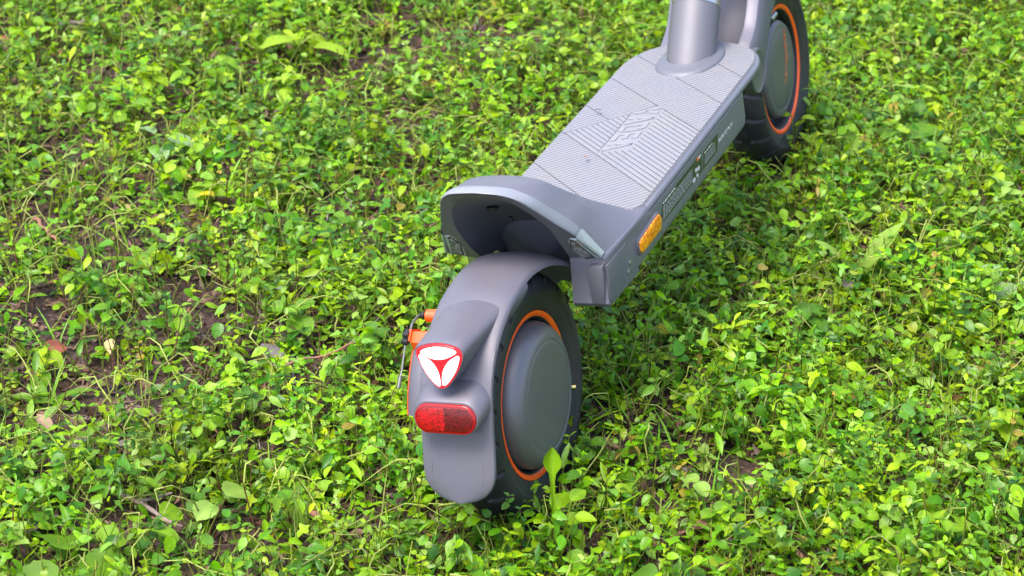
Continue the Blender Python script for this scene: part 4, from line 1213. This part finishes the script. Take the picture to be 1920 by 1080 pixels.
for i, (x, y) in enumerate(spots(36, 1)):
    tn_ = rr2.choice(('bright', 'mid', 'lime', 'bright', 'pale')); n_ = rr2.choice((4, 5, 6)); hgt = rr2.uniform(.035, .065)
    t = weed('round_leaf_weed', x, y, 'round', tn_, n_, rr2.uniform(.012, .019), hgt, rr2.uniform(.015, .03), 200 + i, pitch=(-.4, .4))
    later(t, x, y, f'{height_word(hgt, .045, .055)} {TINTWORD[tn_]} weed with round stalked leaves', 'weed', 'round leaved weeds around the scooter')
for i, (x, y) in enumerate(spots(60, 2)):
    tn_ = rr2.choice(('bright', 'mid', 'lime', 'deep')); hgt = rr2.uniform(.03, .07)
    t = weed('toothed_weed', x, y, 'tooth', tn_, rr2.choice((4, 6, 6)), rr2.uniform(.016, .028), hgt, .012, 400 + i, pair=True, pitch=(-.4, .4))
    later(t, x, y, f'{height_word(hgt, .043, .057)} {TINTWORD[tn_]} weed with toothed paired leaves', 'weed', 'toothed weeds around the scooter')
for i, (x, y) in enumerate(spots(44, 3)):
    tn_ = rr2.choice(('bright', 'lime', 'mid', 'pale', 'bright')); hgt = rr2.uniform(.035, .075)
    t = weed('oval_leaf_weed', x, y, 'ovate', tn_, rr2.choice((4, 6)), rr2.uniform(.016, .026), hgt, .016, 600 + i, pair=True, pitch=(-.5, .5))
    later(t, x, y, f'{height_word(hgt, .048, .062)} {TINTWORD[tn_]} weed with smooth oval leaves', 'weed', 'oval leaved weeds around the scooter')
for i, (x, y) in enumerate(spots(28, 4)):
    tn_ = rr2.choice(('bright', 'mid', 'lime')); n_ = rr2.choice((4, 5, 6))
    t = rosette('long_leaf_weed', x, y, 'long', tn_, n_, rr2.uniform(.035, .062), 800 + i)
    later(t, x, y, f'{TINTWORD[tn_]} rosette of narrow pointed leaves', 'weed', 'long leaved rosettes around the scooter')
def label_pending():
    by = {}
    for it in pending:
        u, v, pl_ = photo_place(it[1], it[2]); by.setdefault((it[3], pl_), []).append((u, it))
    order = ('leftmost', 'second from left', 'third from left', 'fourth from left', 'fifth from left', 'sixth from left')
    for (words, pl_), L_ in by.items():
        L_.sort(key=lambda q_: q_[0])
        for k_, (u, it) in enumerate(L_):
            extra = f', {order[min(k_, 5)]}' if len(L_) > 1 else ''
            tag(it[0], f'{words}, {pl_}{extra}', it[4], it[5])
for i, (x, y) in enumerate(spots(60, 5, .03, 0.)):
    tn_ = rr2.choice(('brown', 'brown', 'ash', 'red')); kd_ = rr2.choice(('ovate', 'long', 'tooth'))
    o = add_leaf(None, kd_, tn_, (x, y, gz_(x, y) + rr2.uniform(.006, .014)), rr2.uniform(0, 6.28), rr2.uniform(-.2, .4), rr2.uniform(-.5, .5), rr2.uniform(.018, .040), rr2.uniform(.6, 1.1), .35, .3, 'fallen_leaf')
    later(o, x, y, f'{TINTWORD[tn_]} dry {dict(ovate="oval", long="narrow", tooth="ragged")[kd_]} leaf', 'fallen leaf', 'dry leaves on the soil')
for i, (x, y) in enumerate(spots(18, 6, .05, 0.)):
    a = rr2.uniform(0, 6.28); l_ = rr2.uniform(.04, .09); cl_ = rr2.choice(('grey', 'dark', 'red'))
    o = twig(x, y, x + l_ * math.cos(a), y + l_ * math.sin(a), rr2.uniform(.0010, .0020), cl_, 'twig', z=rr2.uniform(.006, .02))
    later(o, x, y, f'thin {TINTWORD[dict(red="red", dark="dark", grey="grey")[cl_]]} twig', 'twig', 'thin twigs on the soil')
label_pending()

# bits of dirt lying on the deck mat
for (x, y, z, tn_, sz, yaw, lab_) in ((.4306, .0966, .2316, 'brown', .009, -.7, 'curled brown seed husk lying on the left half of the deck mat'),
                                      (.2971, .0586, .2376, 'red', .009, .3, 'tiny dark husk on the rear left part of the deck mat')):
    o = add_leaf(None, 'long', tn_, (x, y, z), yaw, .15, -.16, sz, 1.2, .5, .5, 'seed_husk'); tag(o, lab_, 'husk')
